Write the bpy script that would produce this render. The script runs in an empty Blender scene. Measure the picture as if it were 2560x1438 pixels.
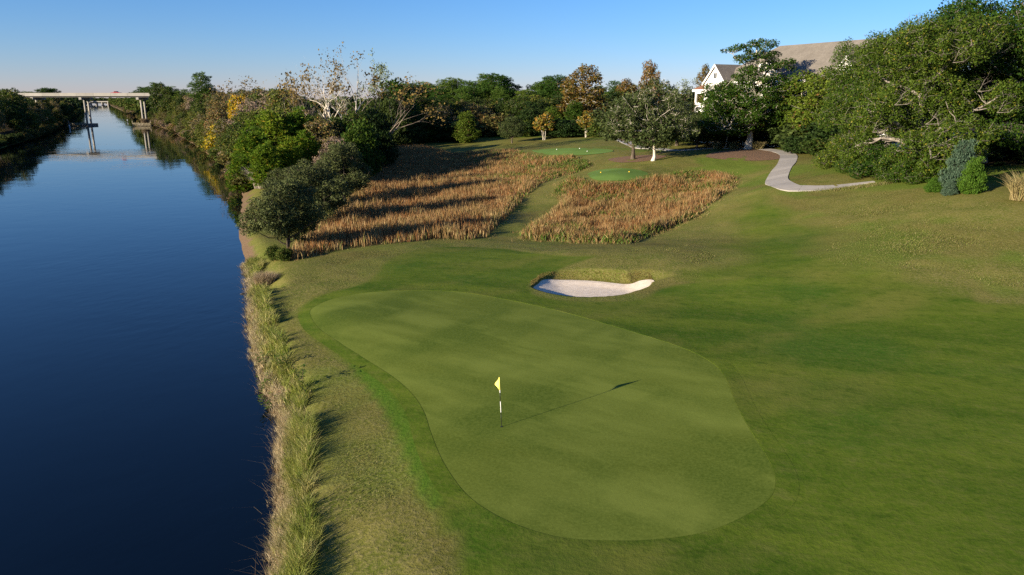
import bpy, math, random
import numpy as np
from mathutils import Vector, Matrix
random.seed(7)
RNG = np.random.default_rng(11)
S = bpy.context.scene
COL = S.collection

# ------------------------------------------------------------------ camera, sky, sun, exposure
CAM_H, PITCH, FOC = 12.8, math.radians(14.5), 1828.0
cam = bpy.data.cameras.new('camera'); cam.sensor_width = 36.0
cam.lens = FOC / 2560.0 * 36.0; cam.clip_start = 0.1; cam.clip_end = 12000
camo = bpy.data.objects.new('camera', cam); COL.objects.link(camo)
camo.location = (0, 0, CAM_H); camo.rotation_euler = (math.pi/2 - PITCH, 0, 0)
S.camera = camo

SUN_EL = math.radians(13.8); SUN_DIR = Vector((0.81*math.cos(SUN_EL), 0.586*math.cos(SUN_EL), -math.sin(SUN_EL)))
W = bpy.data.worlds.new('World'); S.world = W; W.use_nodes = True
wn = W.node_tree; wn.nodes.clear()
sky = wn.nodes.new('ShaderNodeTexSky'); sky.sky_type = 'NISHITA'; sky.sun_disc = False
sky.sun_elevation = SUN_EL; sky.sun_rotation = math.radians(234.1)
sky.altitude = 0; sky.air_density = 1.0; sky.dust_density = 0.0; sky.ozone_density = 10.0
bg = wn.nodes.new('ShaderNodeBackground'); bg.inputs['Strength'].default_value = 0.075
wo = wn.nodes.new('ShaderNodeOutputWorld')
wb = wn.nodes.new('ShaderNodeMix'); wb.data_type = 'RGBA'; wb.blend_type = 'MULTIPLY'; wb.inputs[0].default_value = 1.0
wb.inputs[7].default_value = (1.98, 1.19, 1.02, 1)      # camera white balance
wn.links.new(sky.outputs[0], wb.inputs[6]); wn.links.new(wb.outputs[2], bg.inputs[0]); wn.links.new(bg.outputs[0], wo.inputs[0])
sl = bpy.data.lights.new('sun', 'SUN'); sl.energy = 5.0; sl.angle = math.radians(0.55); sl.color = (1.0, 0.86, 0.66)
so = bpy.data.objects.new('sun', sl); COL.objects.link(so)
so.rotation_euler = SUN_DIR.to_track_quat('-Z', 'Y').to_euler(); so.location = (-60, -60, 60)
S.view_settings.view_transform = 'Standard'; S.view_settings.look = 'None'
S.view_settings.exposure = 1.25; S.view_settings.gamma = 1.0; S.view_settings.use_curve_mapping = False
S.render.engine = 'CYCLES'
S.cycles.use_denoising = False; S.cycles.max_bounces = 6; S.cycles.diffuse_bounces = 3
S.cycles.transparent_max_bounces = 6; S.cycles.caustics_reflective = False; S.cycles.caustics_refractive = False

# ------------------------------------------------------------------ helpers
def tag(o, label=None, cat=None, group=None, kind=None):
    if label: o['label'] = label
    if cat: o['category'] = cat
    if group: o['group'] = group
    if kind: o['kind'] = kind
    return o
def link(name, data, parent=None, loc=None, rotz=0.0, scale=None):
    o = bpy.data.objects.new(name, data); COL.objects.link(o)
    if parent is not None: o.parent = parent
    if loc is not None: o.location = loc
    if rotz: o.rotation_euler = (0, 0, rotz)
    if scale is not None: o.scale = (scale,)*3 if np.isscalar(scale) else scale
    return o
def mesh_np(name, V, F, mats=(), smooth=False, cols=None, fcols=None, midx=None):
    """F: list of arrays (n,3) or (n,4)"""
    V = np.asarray(V, np.float32)
    if not isinstance(F, (list, tuple)): F = [F]
    F = [np.asarray(f, np.int32) for f in F if len(f)]
    me = bpy.data.meshes.new(name)
    me.vertices.add(len(V)); me.vertices.foreach_set('co', V.ravel())
    li = np.concatenate([f.ravel() for f in F]); tot = np.concatenate([np.full(len(f), f.shape[1], np.int32) for f in F])
    st = np.concatenate([[0], np.cumsum(tot)[:-1]]).astype(np.int32)
    me.loops.add(len(li)); me.loops.foreach_set('vertex_index', li)
    me.polygons.add(len(tot)); me.polygons.foreach_set('loop_start', st); me.polygons.foreach_set('loop_total', tot)
    if midx is not None: me.polygons.foreach_set('material_index', np.asarray(midx, np.int32))
    me.polygons.foreach_set('use_smooth', np.full(len(tot), smooth))
    for m in mats: me.materials.append(m)
    if cols is not None:
        a = me.attributes.new('col', 'FLOAT_COLOR', 'POINT')
        c = np.ones((len(V), 4), np.float32); c[:, :cols.shape[1]] = cols
        a.data.foreach_set('color', c.ravel())
    me.update(calc_edges=True); me.validate()
    return me
class MB:
    """collects simple shapes, then becomes one mesh object"""
    def __init__(s): s.v = []; s.f = []
    def add(s, verts, faces):
        n = len(s.v); s.v += [tuple(v) for v in verts]; s.f += [tuple(i+n for i in f) for f in faces]; return s
    def box(s, x0, x1, y0, y1, z0, z1, M=None):
        v = [Vector(p) for p in ((x0,y0,z0),(x1,y0,z0),(x1,y1,z0),(x0,y1,z0),(x0,y0,z1),(x1,y0,z1),(x1,y1,z1),(x0,y1,z1))]
        if M is not None: v = [M @ p for p in v]
        return s.add(v, [(0,3,2,1),(4,5,6,7),(0,1,5,4),(1,2,6,5),(2,3,7,6),(3,0,4,7)])
    def tube(s, pts, rad, n=8):
        V, F4, F3 = tube_np(np.array(pts, float), np.array(rad, float), n)
        k = len(s.v); s.v += [tuple(p) for p in V]; s.f += [tuple(int(i)+k for i in f) for f in F4] + [tuple(int(i)+k for i in f) for f in F3]
        return s
    def mesh(s, name, mat, smooth=False):
        me = bpy.data.meshes.new(name); me.from_pydata(s.v, [], s.f); me.materials.append(mat)
        if smooth: me.polygons.foreach_set('use_smooth', [True]*len(me.polygons))
        me.update(); return me
    def build(s, name, mat, parent=None, loc=None, smooth=False, bevel=0):
        o = link(name, s.mesh(name, mat, smooth), parent, loc)
        if bevel:
            b = o.modifiers.new('bevel', 'BEVEL'); b.width = bevel; b.segments = 2; b.limit_method = 'ANGLE'
        return o
def tube_np(P, R, n=6):
    m = len(P); d = np.gradient(P, axis=0); d /= np.linalg.norm(d, axis=1)[:, None] + 1e-9
    ref = np.array([0.31, 0.17, 0.93]); ref2 = np.array([0.9, 0.3, 0.1])
    a = np.cross(d, np.where(np.abs(d @ ref)[:, None] > 0.9, ref2, ref)); a /= np.linalg.norm(a, axis=1)[:, None] + 1e-9
    b = np.cross(d, a); th = np.arange(n)*2*np.pi/n
    V = P[:, None, :] + R[:, None, None]*(np.cos(th)[None, :, None]*a[:, None, :] + np.sin(th)[None, :, None]*b[:, None, :])
    i = np.arange(m-1)[:, None]*n; j = np.arange(n)[None, :]; k = (j+1) % n
    F4 = np.stack([i+j, i+k, i+n+k, i+n+j], -1).reshape(-1, 4)
    V = V.reshape(-1, 3); V = np.vstack([V, P[-1:]])
    F3 = np.stack([np.arange(n)+(m-1)*n, (np.arange(n)+1) % n+(m-1)*n, np.full(n, m*n)], -1)
    return V, F4, F3
def ray(px, py):
    u = (px-1280)/FOC; v = -(py-719)/FOC
    return np.array([u, math.cos(PITCH)+v*math.sin(PITCH), -math.sin(PITCH)+v*math.cos(PITCH)])
def on_z(px, py, z):
    r = ray(px, py); t = (z-CAM_H)/r[2]; return np.array([r[0]*t, r[1]*t, z])
def on_y(px, py, Y):
    r = ray(px, py); t = Y/r[1]; return np.array([r[0]*t, Y, CAM_H+r[2]*t])
def sstep(x, a, b):
    t = np.clip((x-a)/(b-a), 0, 1); return t*t*(3-2*t)

# value noise for terrain masks
_G = RNG.random((256, 256))
def vnoise(x, y):
    x = np.asarray(x, float); y = np.asarray(y, float)
    xi = np.floor(x).astype(int); yi = np.floor(y).astype(int); fx = x-xi; fy = y-yi
    fx = fx*fx*(3-2*fx); fy = fy*fy*(3-2*fy)
    g = lambda a, b: _G[a % 256, b % 256]
    return (g(xi, yi)*(1-fx)+g(xi+1, yi)*fx)*(1-fy)+(g(xi, yi+1)*(1-fx)+g(xi+1, yi+1)*fx)*fy
def fbm(x, y, o=4):
    s = 0; a = .5; t = 0
    for k in range(o): s = s+a*vnoise(x*2**k+17*k, y*2**k+31*k); t += a; a *= .5
    return s/t

# ------------------------------------------------------------------ materials
def mat(name):
    m = bpy.data.materials.new(name); m.use_nodes = True; nt = m.node_tree
    return m, nt, nt.nodes['Principled BSDF'], nt.nodes['Material Output']
def N(nt, t, **kw):
    n = nt.nodes.new(t)
    for k, v in kw.items():
        if k in n.inputs: n.inputs[k].default_value = v
        else: setattr(n, k, v)
    return n
def mixc(nt, fac, a, b, mode='MIX'):
    n = nt.nodes.new('ShaderNodeMix'); n.data_type = 'RGBA'; n.blend_type = mode
    for i, v in ((0, fac), (6, a), (7, b)):
        if hasattr(v, 'is_output') or isinstance(v, bpy.types.NodeSocket): nt.links.new(v, n.inputs[i])
        elif i == 0: n.inputs[0].default_value = v
        else: n.inputs[i].default_value = (*v, 1)
    return n.outputs[2]
def mrange(nt, sock, a, b, c=0., d=1.):
    n = nt.nodes.new('ShaderNodeMapRange'); n.inputs[1].default_value = a; n.inputs[2].default_value = b
    n.inputs[3].default_value = c; n.inputs[4].default_value = d; nt.links.new(sock, n.inputs[0]); return n.outputs[0]
def noise(nt, vec, scale, detail=3, rough=.55, stretch=None, rotz=0):
    if stretch is not None:
        for key, val in (('Rotation', (0, 0, rotz)), ('Scale', stretch)):
            mp = nt.nodes.new('ShaderNodeMapping'); mp.inputs[key].default_value = val; nt.links.new(vec, mp.inputs[0]); vec = mp.outputs[0]
    n = nt.nodes.new('ShaderNodeTexNoise'); n.inputs['Scale'].default_value = scale; n.inputs['Detail'].default_value = detail
    n.inputs['Roughness'].default_value = rough; nt.links.new(vec, n.inputs['Vector']); return n.outputs['Fac']
def wpos(nt): return nt.nodes.new('ShaderNodeNewGeometry').outputs['Position']
def bump(nt, h, strength, dist, prev=None):
    b = nt.nodes.new('ShaderNodeBump'); b.inputs['Strength'].default_value = strength; b.inputs['Distance'].default_value = dist
    nt.links.new(h, b.inputs['Height'])
    if prev is not None: nt.links.new(prev, b.inputs['Normal'])
    return b.outputs[0]
def simple(name, col, rough=.6, nscale=0, namt=.25, metallic=0, bumpd=0, spec=.3):
    m, nt, p, o = mat(name); p.inputs['Roughness'].default_value = rough; p.inputs['Metallic'].default_value = metallic
    p.inputs['Specular IOR Level'].default_value = spec
    if nscale:
        n = noise(nt, wpos(nt), nscale, 5)
        c = mixc(nt, mrange(nt, n, .3, .7), tuple(x*(1-namt) for x in col), tuple(min(1, x*(1+namt)) for x in col))
        nt.links.new(c, p.inputs['Base Color'])
        if bumpd: nt.links.new(bump(nt, n, .6, bumpd), p.inputs['Normal'])
    else: p.inputs['Base Color'].default_value = (*col, 1)
    return m
def leaf_mat(name, a, b, c=None, cfrac=.1, trans=.22, rough=.6, objvar=.3, spec=.08):
    """leaf colour a..b by single leaf, a few leaves of colour c"""
    m, nt, p, o = mat(name)
    g = nt.nodes.new('ShaderNodeNewGeometry'); oi = nt.nodes.new('ShaderNodeObjectInfo')
    col = mixc(nt, g.outputs['Random Per Island'], a, b)
    if c is not None:
        wn_ = nt.nodes.new('ShaderNodeTexWhiteNoise'); wn_.noise_dimensions = '1D'; nt.links.new(g.outputs['Random Per Island'], wn_.inputs['W'])
        col = mixc(nt, mrange(nt, wn_.outputs['Value'], 1-cfrac-.01, 1-cfrac), col, c)
    hs = nt.nodes.new('ShaderNodeHueSaturation'); nt.links.new(col, hs.inputs['Color'])
    nt.links.new(mrange(nt, oi.outputs['Random'], 0, 1, 1-objvar, 1+objvar), hs.inputs['Value'])
    nt.links.new(mrange(nt, oi.outputs['Random'], 0, 1, .5+.025*objvar/.3, .5-.02*objvar/.3), hs.inputs['Hue'])
    nt.links.new(hs.outputs[0], p.inputs['Base Color']); p.inputs['Roughness'].default_value = rough
    p.inputs['Specular IOR Level'].default_value = spec
    t = nt.nodes.new('ShaderNodeBsdfTranslucent')
    nt.links.new(mixc(nt, .35, hs.outputs[0], (.30, .34, .02)), t.inputs['Color']) if False else nt.links.new(hs.outputs[0], t.inputs['Color'])
    mx = nt.nodes.new('ShaderNodeMixShader'); mx.inputs[0].default_value = trans
    nt.links.new(p.outputs[0], mx.inputs[1]); nt.links.new(t.outputs[0], mx.inputs[2]); nt.links.new(mx.outputs[0], o.inputs['Surface'])
    return m
def blade_mat(name, trans=.35):
    m, nt, p, o = mat(name)
    a = nt.nodes.new('ShaderNodeAttribute'); a.attribute_name = 'col'
    nt.links.new(a.outputs['Color'], p.inputs['Base Color']); p.inputs['Roughness'].default_value = .55; p.inputs['Specular IOR Level'].default_value = .25
    t = nt.nodes.new('ShaderNodeBsdfTranslucent'); nt.links.new(a.outputs['Color'], t.inputs['Color'])
    mx = nt.nodes.new('ShaderNodeMixShader'); mx.inputs[0].default_value = trans
    nt.links.new(p.outputs[0], mx.inputs[1]); nt.links.new(t.outputs[0], mx.inputs[2]); nt.links.new(mx.outputs[0], o.inputs['Surface'])
    return m
def bark_mat(name, a, b, scale=3):
    m, nt, p, o = mat(name)
    tc = nt.nodes.new('ShaderNodeTexCoord')
    n = noise(nt, tc.outputs['Object'], scale, 6, .65, stretch=(1, 1, .35))
    nt.links.new(mixc(nt, mrange(nt, n, .35, .65), a, b), p.inputs['Base Color']); p.inputs['Roughness'].default_value = .85
    p.inputs['Specular IOR Level'].default_value = .15
    nt.links.new(bump(nt, n, .7, .05), p.inputs['Normal']); return m

# ground: one shader, mown / lush / soil / litter amounts come from the 'col' attribute
def ground_mat():
    m, nt, p, o = mat('turf_ground'); P = wpos(nt)
    at = nt.nodes.new('ShaderNodeAttribute'); at.attribute_name = 'col'
    sep = nt.nodes.new('ShaderNodeSeparateColor'); nt.links.new(at.outputs['Color'], sep.inputs[0])
    big = noise(nt, P, .09, 4); med = noise(nt, P, .55, 5, .6); fine = noise(nt, P, 6., 4, .7); vf = noise(nt, P, 28., 2, .7)
    streak = noise(nt, P, .35, 4, .6, stretch=(.25, 1.3, 1), rotz=math.radians(25))
    blotch = noise(nt, P, .22, 2, .5, stretch=(.6, 1., 1), rotz=math.radians(-30))
    # rough: olive with straw
    rough = mixc(nt, mrange(nt, med, .36, .66), (.082, .108, .013), (.150, .142, .032))
    rough = mixc(nt, mrange(nt, fine, .42, .66), rough, (.20, .176, .062))
    rough = mixc(nt, mrange(nt, big, .45, .68), rough, mixc(nt, mrange(nt, fine, .4, .65), (.115, .10, .024), (.165, .146, .046)))
    # mown fairway
    mown = mixc(nt, mrange(nt, streak, .35, .66), (.040, .084, .005), (.098, .138, .013))
    mown = mixc(nt, mrange(nt, blotch, .50, .70), mown, (.118, .134, .022))
    mown = mixc(nt, mrange(nt, big, .52, .66, 0, .8), mown, (.036, .092, .008))
    mown = mixc(nt, mrange(nt, fine, .40, .70, 0, .45), mown, (.13, .14, .028))
    tuft = noise(nt, P, 1.6, 6, .72, stretch=(.8, 1.2, 1), rotz=.5)
    mown = mixc(nt, mrange(nt, tuft, .52, .70, 0, .65), mown, (.030, .066, .004)); mown = mixc(nt, mrange(nt, tuft, .46, .30, 0, .45), mown, (.135, .142, .034))
    lush = mixc(nt, mrange(nt, fine, .35, .65), (.052, .118, .008), (.10, .160, .018))
    soil = mixc(nt, mrange(nt, fine, .35, .65), (.115, .075, .043), (.19, .132, .08))
    lit = mixc(nt, mrange(nt, fine, .35, .65), (.030, .022, .012), (.075, .055, .026))
    # edges of the masks broken up by noise
    ew = nt.nodes.new('ShaderNodeMath'); ew.operation = 'MULTIPLY_ADD'; nt.links.new(fine, ew.inputs[0]); ew.inputs[1].default_value = .5; nt.links.new(sep.outputs[0], ew.inputs[2])
    c = mixc(nt, mrange(nt, ew.outputs[0], .45, 1.05), rough, mown)
    el = nt.nodes.new('ShaderNodeMath'); el.operation = 'MULTIPLY_ADD'; nt.links.new(fine, el.inputs[0]); el.inputs[1].default_value = .8; nt.links.new(at.outputs['Alpha'], el.inputs[2])
    c = mixc(nt, mrange(nt, el.outputs[0], .55, 1.25), c, lush)
    es = nt.nodes.new('ShaderNodeMath'); es.operation = 'MULTIPLY_ADD'; nt.links.new(med, es.inputs[0]); es.inputs[1].default_value = .6; nt.links.new(sep.outputs[1], es.inputs[2])
    c = mixc(nt, mrange(nt, es.outputs[0], .55, .95), c, soil)
    c = mixc(nt, mrange(nt, sep.outputs[2], .3, .7), c, lit)
    nt.links.new(c, p.inputs['Base Color']); p.inputs['Roughness'].default_value = .85; p.inputs['Specular IOR Level'].default_value = .04
    # turf relief: strong in the rough, slight where mown
    b1 = bump(nt, med, .5, .10); inv = mrange(nt, sep.outputs[0], 0, 1, 1, .35)
    b2n = nt.nodes.new('ShaderNodeBump'); b2n.inputs['Distance'].default_value = .05; nt.links.new(inv, b2n.inputs['Strength']); nt.links.new(fine, b2n.inputs['Height']); nt.links.new(b1, b2n.inputs['Normal'])
    b3 = bump(nt, vf, .5, .012, b2n.outputs[0]); nt.links.new(b3, p.inputs['Normal'])
    return m
def green_mat(name, a, b, cc, relief=.25):
    m, nt, p, o = mat(name); P = wpos(nt)
    streak = noise(nt, P, .30, 3, .55, stretch=(.35, 1.1, 1), rotz=math.radians(28)); blotch = noise(nt, P, .26, 2, .45, stretch=(1., .55, 1), rotz=math.radians(35))
    fine = noise(nt, P, 9, 4, .7); vf = noise(nt, P, 30, 2, .7)
    c = mixc(nt, mrange(nt, streak, .36, .64), a, b); c = mixc(nt, mrange(nt, blotch, .48, .64), c, cc)
    dg = noise(nt, P, .55, 5, .62, stretch=(.3, 1.0, 1), rotz=math.radians(38)); c = mixc(nt, mrange(nt, dg, .50, .66, 0, .6), c, cc); c = mixc(nt, mrange(nt, dg, .46, .34, 0, .5), c, tuple(x*1.12 for x in b))
    c = mixc(nt, mrange(nt, fine, .35, .7, 0, .5), c, tuple(x*1.25 for x in b))
    c = mixc(nt, mrange(nt, vf, .3, .7, 0, .35), c, tuple(x*.7 for x in a))
    nt.links.new(c, p.inputs['Base Color']); p.inputs['Roughness'].default_value = .85; p.inputs['Specular IOR Level'].default_value = .05
    nt.links.new(bump(nt, vf, .4, .006, bump(nt, fine, relief, .015)), p.inputs['Normal']); return m
def water_mat():
    m, nt, p, o = mat('canal_water'); P = wpos(nt)
    p.inputs['Base Color'].default_value = (.001, .003, .006, 1); p.inputs['Roughness'].default_value = .025; p.inputs['IOR'].default_value = 1.33
    n1 = noise(nt, P, 1.1, 3, .5, stretch=(1, .55, 1), rotz=math.radians(28)); n2 = noise(nt, P, .05, 3, .5)
    amp = mrange(nt, n2, .42, .66, .05, .9)
    b = nt.nodes.new('ShaderNodeBump'); b.inputs['Distance'].default_value = .018; nt.links.new(amp, b.inputs['Strength']); nt.links.new(n1, b.inputs['Height'])
    n3 = noise(nt, P, .22, 2, .5); b2 = bump(nt, n3, .5, .03, b.outputs[0])
    nt.links.new(b2, p.inputs['Normal']); return m
def sand_mat():
    m, nt, p, o = mat('bunker_sand'); P = wpos(nt)
    n = noise(nt, P, 3, 5, .6); f = noise(nt, P, 22, 3, .6); rk = noise(nt, P, 2.2, 3, .5, stretch=(.5, 4, 1), rotz=.3)
    nt.links.new(mixc(nt, mrange(nt, n, .35, .65), (.60, .50, .38), (.70, .60, .48)), p.inputs['Base Color']); p.inputs['Roughness'].default_value = .9
    nt.links.new(bump(nt, f, .5, .03, bump(nt, rk, .35, .06)), p.inputs['Normal']); return m
def concrete_mat(name, a, b, sc=1.2):
    m, nt, p, o = mat(name); P = wpos(nt); n = noise(nt, P, sc, 6, .65); f = noise(nt, P, 20, 3, .6)
    nt.links.new(mixc(nt, mrange(nt, f, .3, .7, 0, .35), mixc(nt, mrange(nt, n, .3, .7), a, b), tuple(x*.7 for x in a)), p.inputs['Base Color'])
    oi = nt.nodes.new('ShaderNodeObjectInfo'); hs = nt.nodes.new('ShaderNodeHueSaturation'); lk = p.inputs['Base Color'].links[0].from_socket; nt.links.new(lk, hs.inputs['Color']); nt.links.new(mrange(nt, oi.outputs['Random'], 0, 1, .82, 1.1), hs.inputs['Value']); nt.links.new(hs.outputs[0], p.inputs['Base Color'])
    p.inputs['Roughness'].default_value = .85; nt.links.new(bump(nt, f, .3, .01), p.inputs['Normal']); return m
def mulch_mat():
    m, nt, p, o = mat('bark_mulch'); P = wpos(nt); v = nt.nodes.new('ShaderNodeTexVoronoi'); v.inputs['Scale'].default_value = 9; nt.links.new(P, v.inputs['Vector'])
    n = noise(nt, P, 1.2, 4); hs = nt.nodes.new('ShaderNodeSeparateColor'); nt.links.new(v.outputs['Color'], hs.inputs[0])
    c = mixc(nt, hs.outputs[0], (.09, .044, .018), (.21, .115, .052)); c = mixc(nt, mrange(nt, n, .5, .75, 0, .5), c, (.13, .085, .05))
    nt.links.new(c, p.inputs['Base Color']); p.inputs['Roughness'].default_value = .9; nt.links.new(bump(nt, v.outputs['Distance'], .9, .06), p.inputs['Normal']); return m
def shingle_mat(name, a, b):
    m, nt, p, o = mat(name); tc = nt.nodes.new('ShaderNodeTexCoord')
    n = noise(nt, tc.outputs['Object'], .5, 5, .6); f = noise(nt, tc.outputs['Object'], 3., 4, .7, stretch=(1, 1, 2.5))
    c = mixc(nt, mrange(nt, n, .3, .7), a, b); c = mixc(nt, mrange(nt, f, .38, .68, 0, .6), c, tuple(x*.6 for x in a))
    nt.links.new(c, p.inputs['Base Color']); p.inputs['Roughness'].default_value = .9; nt.links.new(bump(nt, f, .6, .06), p.inputs['Normal']); return m

M_GROUND = ground_mat()
M_GREEN = green_mat('green_turf', (.088, .118, .014), (.160, .196, .034), (.060, .096, .010))
M_TEE = green_mat('tee_turf', (.105, .180, .036), (.135, .215, .05), (.09, .16, .03))
M_WATER = water_mat(); M_SAND = sand_mat(); M_MULCH = mulch_mat()
M_PATH = concrete_mat('path_concrete', (.30, .275, .24), (.38, .35, .31))
M_BRIDGE = concrete_mat('bridge_concrete', (.27, .255, .225), (.36, .34, .30), .25)
M_TIMBER = simple('weathered_timber', (.20, .17, .11), .85, 1.5, .4)
M_WHITE = simple('white_paint', (.80, .79, .76), .55); M_BLACK = simple('black_paint', (.012, .012, .013), .4)
M_YELLOW = simple('yellow_cloth', (.90, .76, .16), .7)
M_BLADE = blade_mat('grass_blades')

# ------------------------------------------------------------------ canal banks and terrain
WZ = -2.0
RB = np.array([(-3.5, -80), (-5.5, 0)] + [tuple(on_z(px, py, WZ)[:2]) for px, py in
      ((668, 1438), (690, 1260), (686, 1150), (692, 1050), (655, 985), (632, 900), (618, 820), (618, 745), (612, 695), (596, 640), (586, 600), (592, 545), (600, 500), (596, 455), (560, 412), (520, 388), (478, 358), (412, 321))]
      + [(-212, 436), (-330, 655), (-560, 1070), (-985, 1840), (-1500, 2770)])
LB = np.array([(-76, -80), (-86, 20), (-112, 112), (-157, 229), (-204, 330), (-262, 436), (-378, 650), (-606, 1060), (-1015, 1800), (-1560, 2790)])
def polydist(x, y, L):
    """signed distance, positive to the right of the polyline's direction of travel"""
    x = np.asarray(x, float); y = np.asarray(y, float); best = np.full(x.shape, 1e18); sg = np.ones(x.shape)
    for a, b in zip(L[:-1], L[1:]):
        dx, dy = b-a; l2 = dx*dx+dy*dy; t = np.clip(((x-a[0])*dx+(y-a[1])*dy)/l2, 0, 1)
        qx = x-a[0]-t*dx; qy = y-a[1]-t*dy; d = qx*qx+qy*qy; c = dx*(y-a[1])-dy*(x-a[0])
        up = d < best; best = np.where(up, d, best); sg = np.where(up, np.where(c < 0, 1, -1), sg)
    return np.sqrt(best)*sg
CTRL = [(1254,1066,0),(800,790,-.15),(1500,1350,0),(1900,1200,.15),(1300,800,.08),(1750,890,.3),(1550,1000,.1),(1050,760,0),
 (900,1300,-.35),(800,1400,-.7),(840,1000,-.55),(730,800,-.55),(1000,1438,-.2),(760,650,-.6),(850,690,-.35),(1000,601,-.4),(1240,596,-.45),
 (1200,655,.15),(1680,628,1.05),(1800,640,1.0),(1560,640,.9),(1400,690,.22),(1480,680,.42),(1560,680,.52),(1625,692,.45),(1335,722,.12),(1450,748,.1),(1570,748,.15),(1660,715,.3),
 (2000,800,.6),(2400,900,.9),(2200,1200,.4),(2500,1400,.5),(2000,1400,.15),(1900,600,1.1),(2150,640,2.0),(2500,700,2.0),(2300,580,3.0),(2550,570,3.7),(2300,490,4.3),(2060,478,3.5),(2550,500,4.9),
 (1930,472,3.3),(1960,420,3.9),(1990,388,4.2),(1868,388,4.0),(1630,398,3.2),(1540,437,2.3),(1420,377,2.6),(1500,590,-.55),(1400,510,-.35),(1700,490,.6),(1790,450,1.7),(1620,540,-.2),
 (1290,560,-.4),(1345,480,.15),(1450,437,1.2),(900,560,-1.0),(1100,500,-.95),(1000,400,-.7),(1250,430,-.35),(1200,372,.4),(1050,337,1.6),(1300,336,2.4),(1450,345,3.0),(1720,372,3.6),(1800,350,4.2),
 (850,390,-.3),(960,350,.7),(1200,318,2.2),(1550,330,3.2)]
C = np.array([on_z(*c) for c in CTRL] + [(-6, 5, -.5), (12, 5, .3), (40, 10, .8), (70, 40, 3.), (90, 80, 5.2), (100, 140, 5), (70, 200, 4.5), (-40, 250, 1.2), (-90, 330, 1.), (0, 330, 2.2), (120, 300, 4.2), (-60, 180, 0), (-30, 110, -.6), (-150, 460, 1.2)])
def _U(r2): return r2*np.log(r2+1e-9)
def _tps():
    n = len(C); d = ((C[:, None, :2]-C[None, :, :2])**2).sum(-1)/1e4
    A = np.zeros((n+3, n+3)); A[:n, :n] = _U(d)+np.eye(n)*1e-4; A[:n, n] = 1; A[:n, n+1:] = C[:, :2]/100; A[n, :n] = 1; A[n+1:, :n] = C[:, :2].T/100
    return np.linalg.solve(A, np.concatenate([C[:, 2], [0, 0, 0]]))
TW = _tps()
def base_z(x, y):
    x = np.asarray(x, float); y = np.asarray(y, float)
    cx = np.clip(x, -160, 130); cy = np.clip(y, -5, 420); z = np.full(x.shape, TW[-3])+TW[-2]*cx/100+TW[-1]*cy/100
    for i in range(len(C)): z = z+TW[i]*_U(((cx-C[i, 0])**2+(cy-C[i, 1])**2)/1e4)
    z = np.clip(z, -1.2, 6)
    far = sstep(y, 300, 450); left = sstep(-x, 60, 150)
    return z*(1-far)*(1-left)+(far+left-far*left)*1.2
def land_z(x, y):
    sr = polydist(x, y, RB); slft = -polydist(x, y, LB)
    b = base_z(x, y)
    bankr = WZ-.25+np.where(sr > 0, sr*np.where(np.asarray(y) > 52, .55, 1.05), sr*.35)
    zr = np.minimum(b, bankr)
    zl = np.minimum(1.2, WZ-.25+np.where(slft > 0, slft*.6, slft*.35))
    z = np.where(slft > sr, zl, zr)
    return np.maximum(z, -5.0)
# bunker plan outline
BK = np.array([on_z(*p)[:2] for p in ((1330,718,.08),(1342,708,.05),(1362,700,-.05),(1420,699,-.1),(1480,702,-.12),(1530,707,-.14),(1575,711,-.15),(1600,706,-.05),(1632,702,.2),(1624,716,.2),(1600,725,.17),(1555,737,.13),(1500,742,.1),(1450,742,.1),(1400,737,.1),(1360,729,.1))])
def smooth_closed(P, n=6):
    P = np.asarray(P, float); out = []
    m = len(P)
    for i in range(m):
        p0, p1, p2, p3 = P[i-1], P[i], P[(i+1) % m], P[(i+2) % m]
        for k in range(n):
            t = k/n; out.append(.5*((2*p1)+(-p0+p2)*t+(2*p0-5*p1+4*p2-p3)*t*t+(-p0+3*p1-3*p2+p3)*t**3))
    return np.array(out)
def smooth_open(P, n=6):
    P = np.asarray(P, float); Q = np.vstack([2*P[0]-P[1], P, 2*P[-1]-P[-2]]); out = []
    for i in range(1, len(Q)-2):
        p0, p1, p2, p3 = Q[i-1:i+3]
        for k in range(n):
            t = k/n; out.append(.5*((2*p1)+(-p0+p2)*t+(2*p0-5*p1+4*p2-p3)*t*t+(-p0+3*p1-3*p2+p3)*t**3))
    out.append(P[-1]); return np.array(out)
def inside(x, y, P):
    x = np.asarray(x, float); y = np.asarray(y, float); r = np.zeros(x.shape, bool); j = len(P)-1
    for i in range(len(P)):
        xi, yi = P[i]; xj, yj = P[j]
        if yi != yj:
            c = ((yi > y) != (yj > y)) & (x < (xj-xi)*(y-yi)/(yj-yi)+xi); r ^= c
        j = i
    return r
def sdf(x, y, P):
    """signed distance to a closed outline, negative inside"""
    d = np.abs(polydist(x, y, np.vstack([P, P[:1]]))); return np.where(inside(x, y, P), -d, d)
BK = smooth_closed(BK, 6); BKC = BK.mean(0)
def bunker_sand_z(x, y, d):
    return -.34 + .10*sstep(-d, 1.2, .0) + .42*sstep(x, BKC[0]+2.2, BKC[0]+4.6) + .10*sstep(y, BKC[1], BKC[1]+2.6) + .22*sstep(-x, -BKC[0]+2.0, -BKC[0]+4.2)
def ground_z(x, y):
    x = np.asarray(x, float); y = np.asarray(y, float); z = land_z(x, y)
    near = (np.abs(x-BKC[0]) < 8) & (np.abs(y-BKC[1]) < 7)
    if near.any():
        xn, yn = x[near], y[near]; d = sdf(xn, yn, BK); zs = bunker_sand_z(xn, yn, d)-.06
        back = sstep(yn, BKC[1]+.2, BKC[1]+1.2)*sstep(xn, BKC[0]-3.6, BKC[0]-2.2); f = sstep(d, -.12-.02*back, .02+1.5*back)
        z = z.copy(); z[near] = zs*(1-f)+z[near]*f
    # small undulation of real ground away from the green
    return z
def gz(x, y): return float(ground_z(np.array([x]), np.array([y]))[0])
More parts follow.
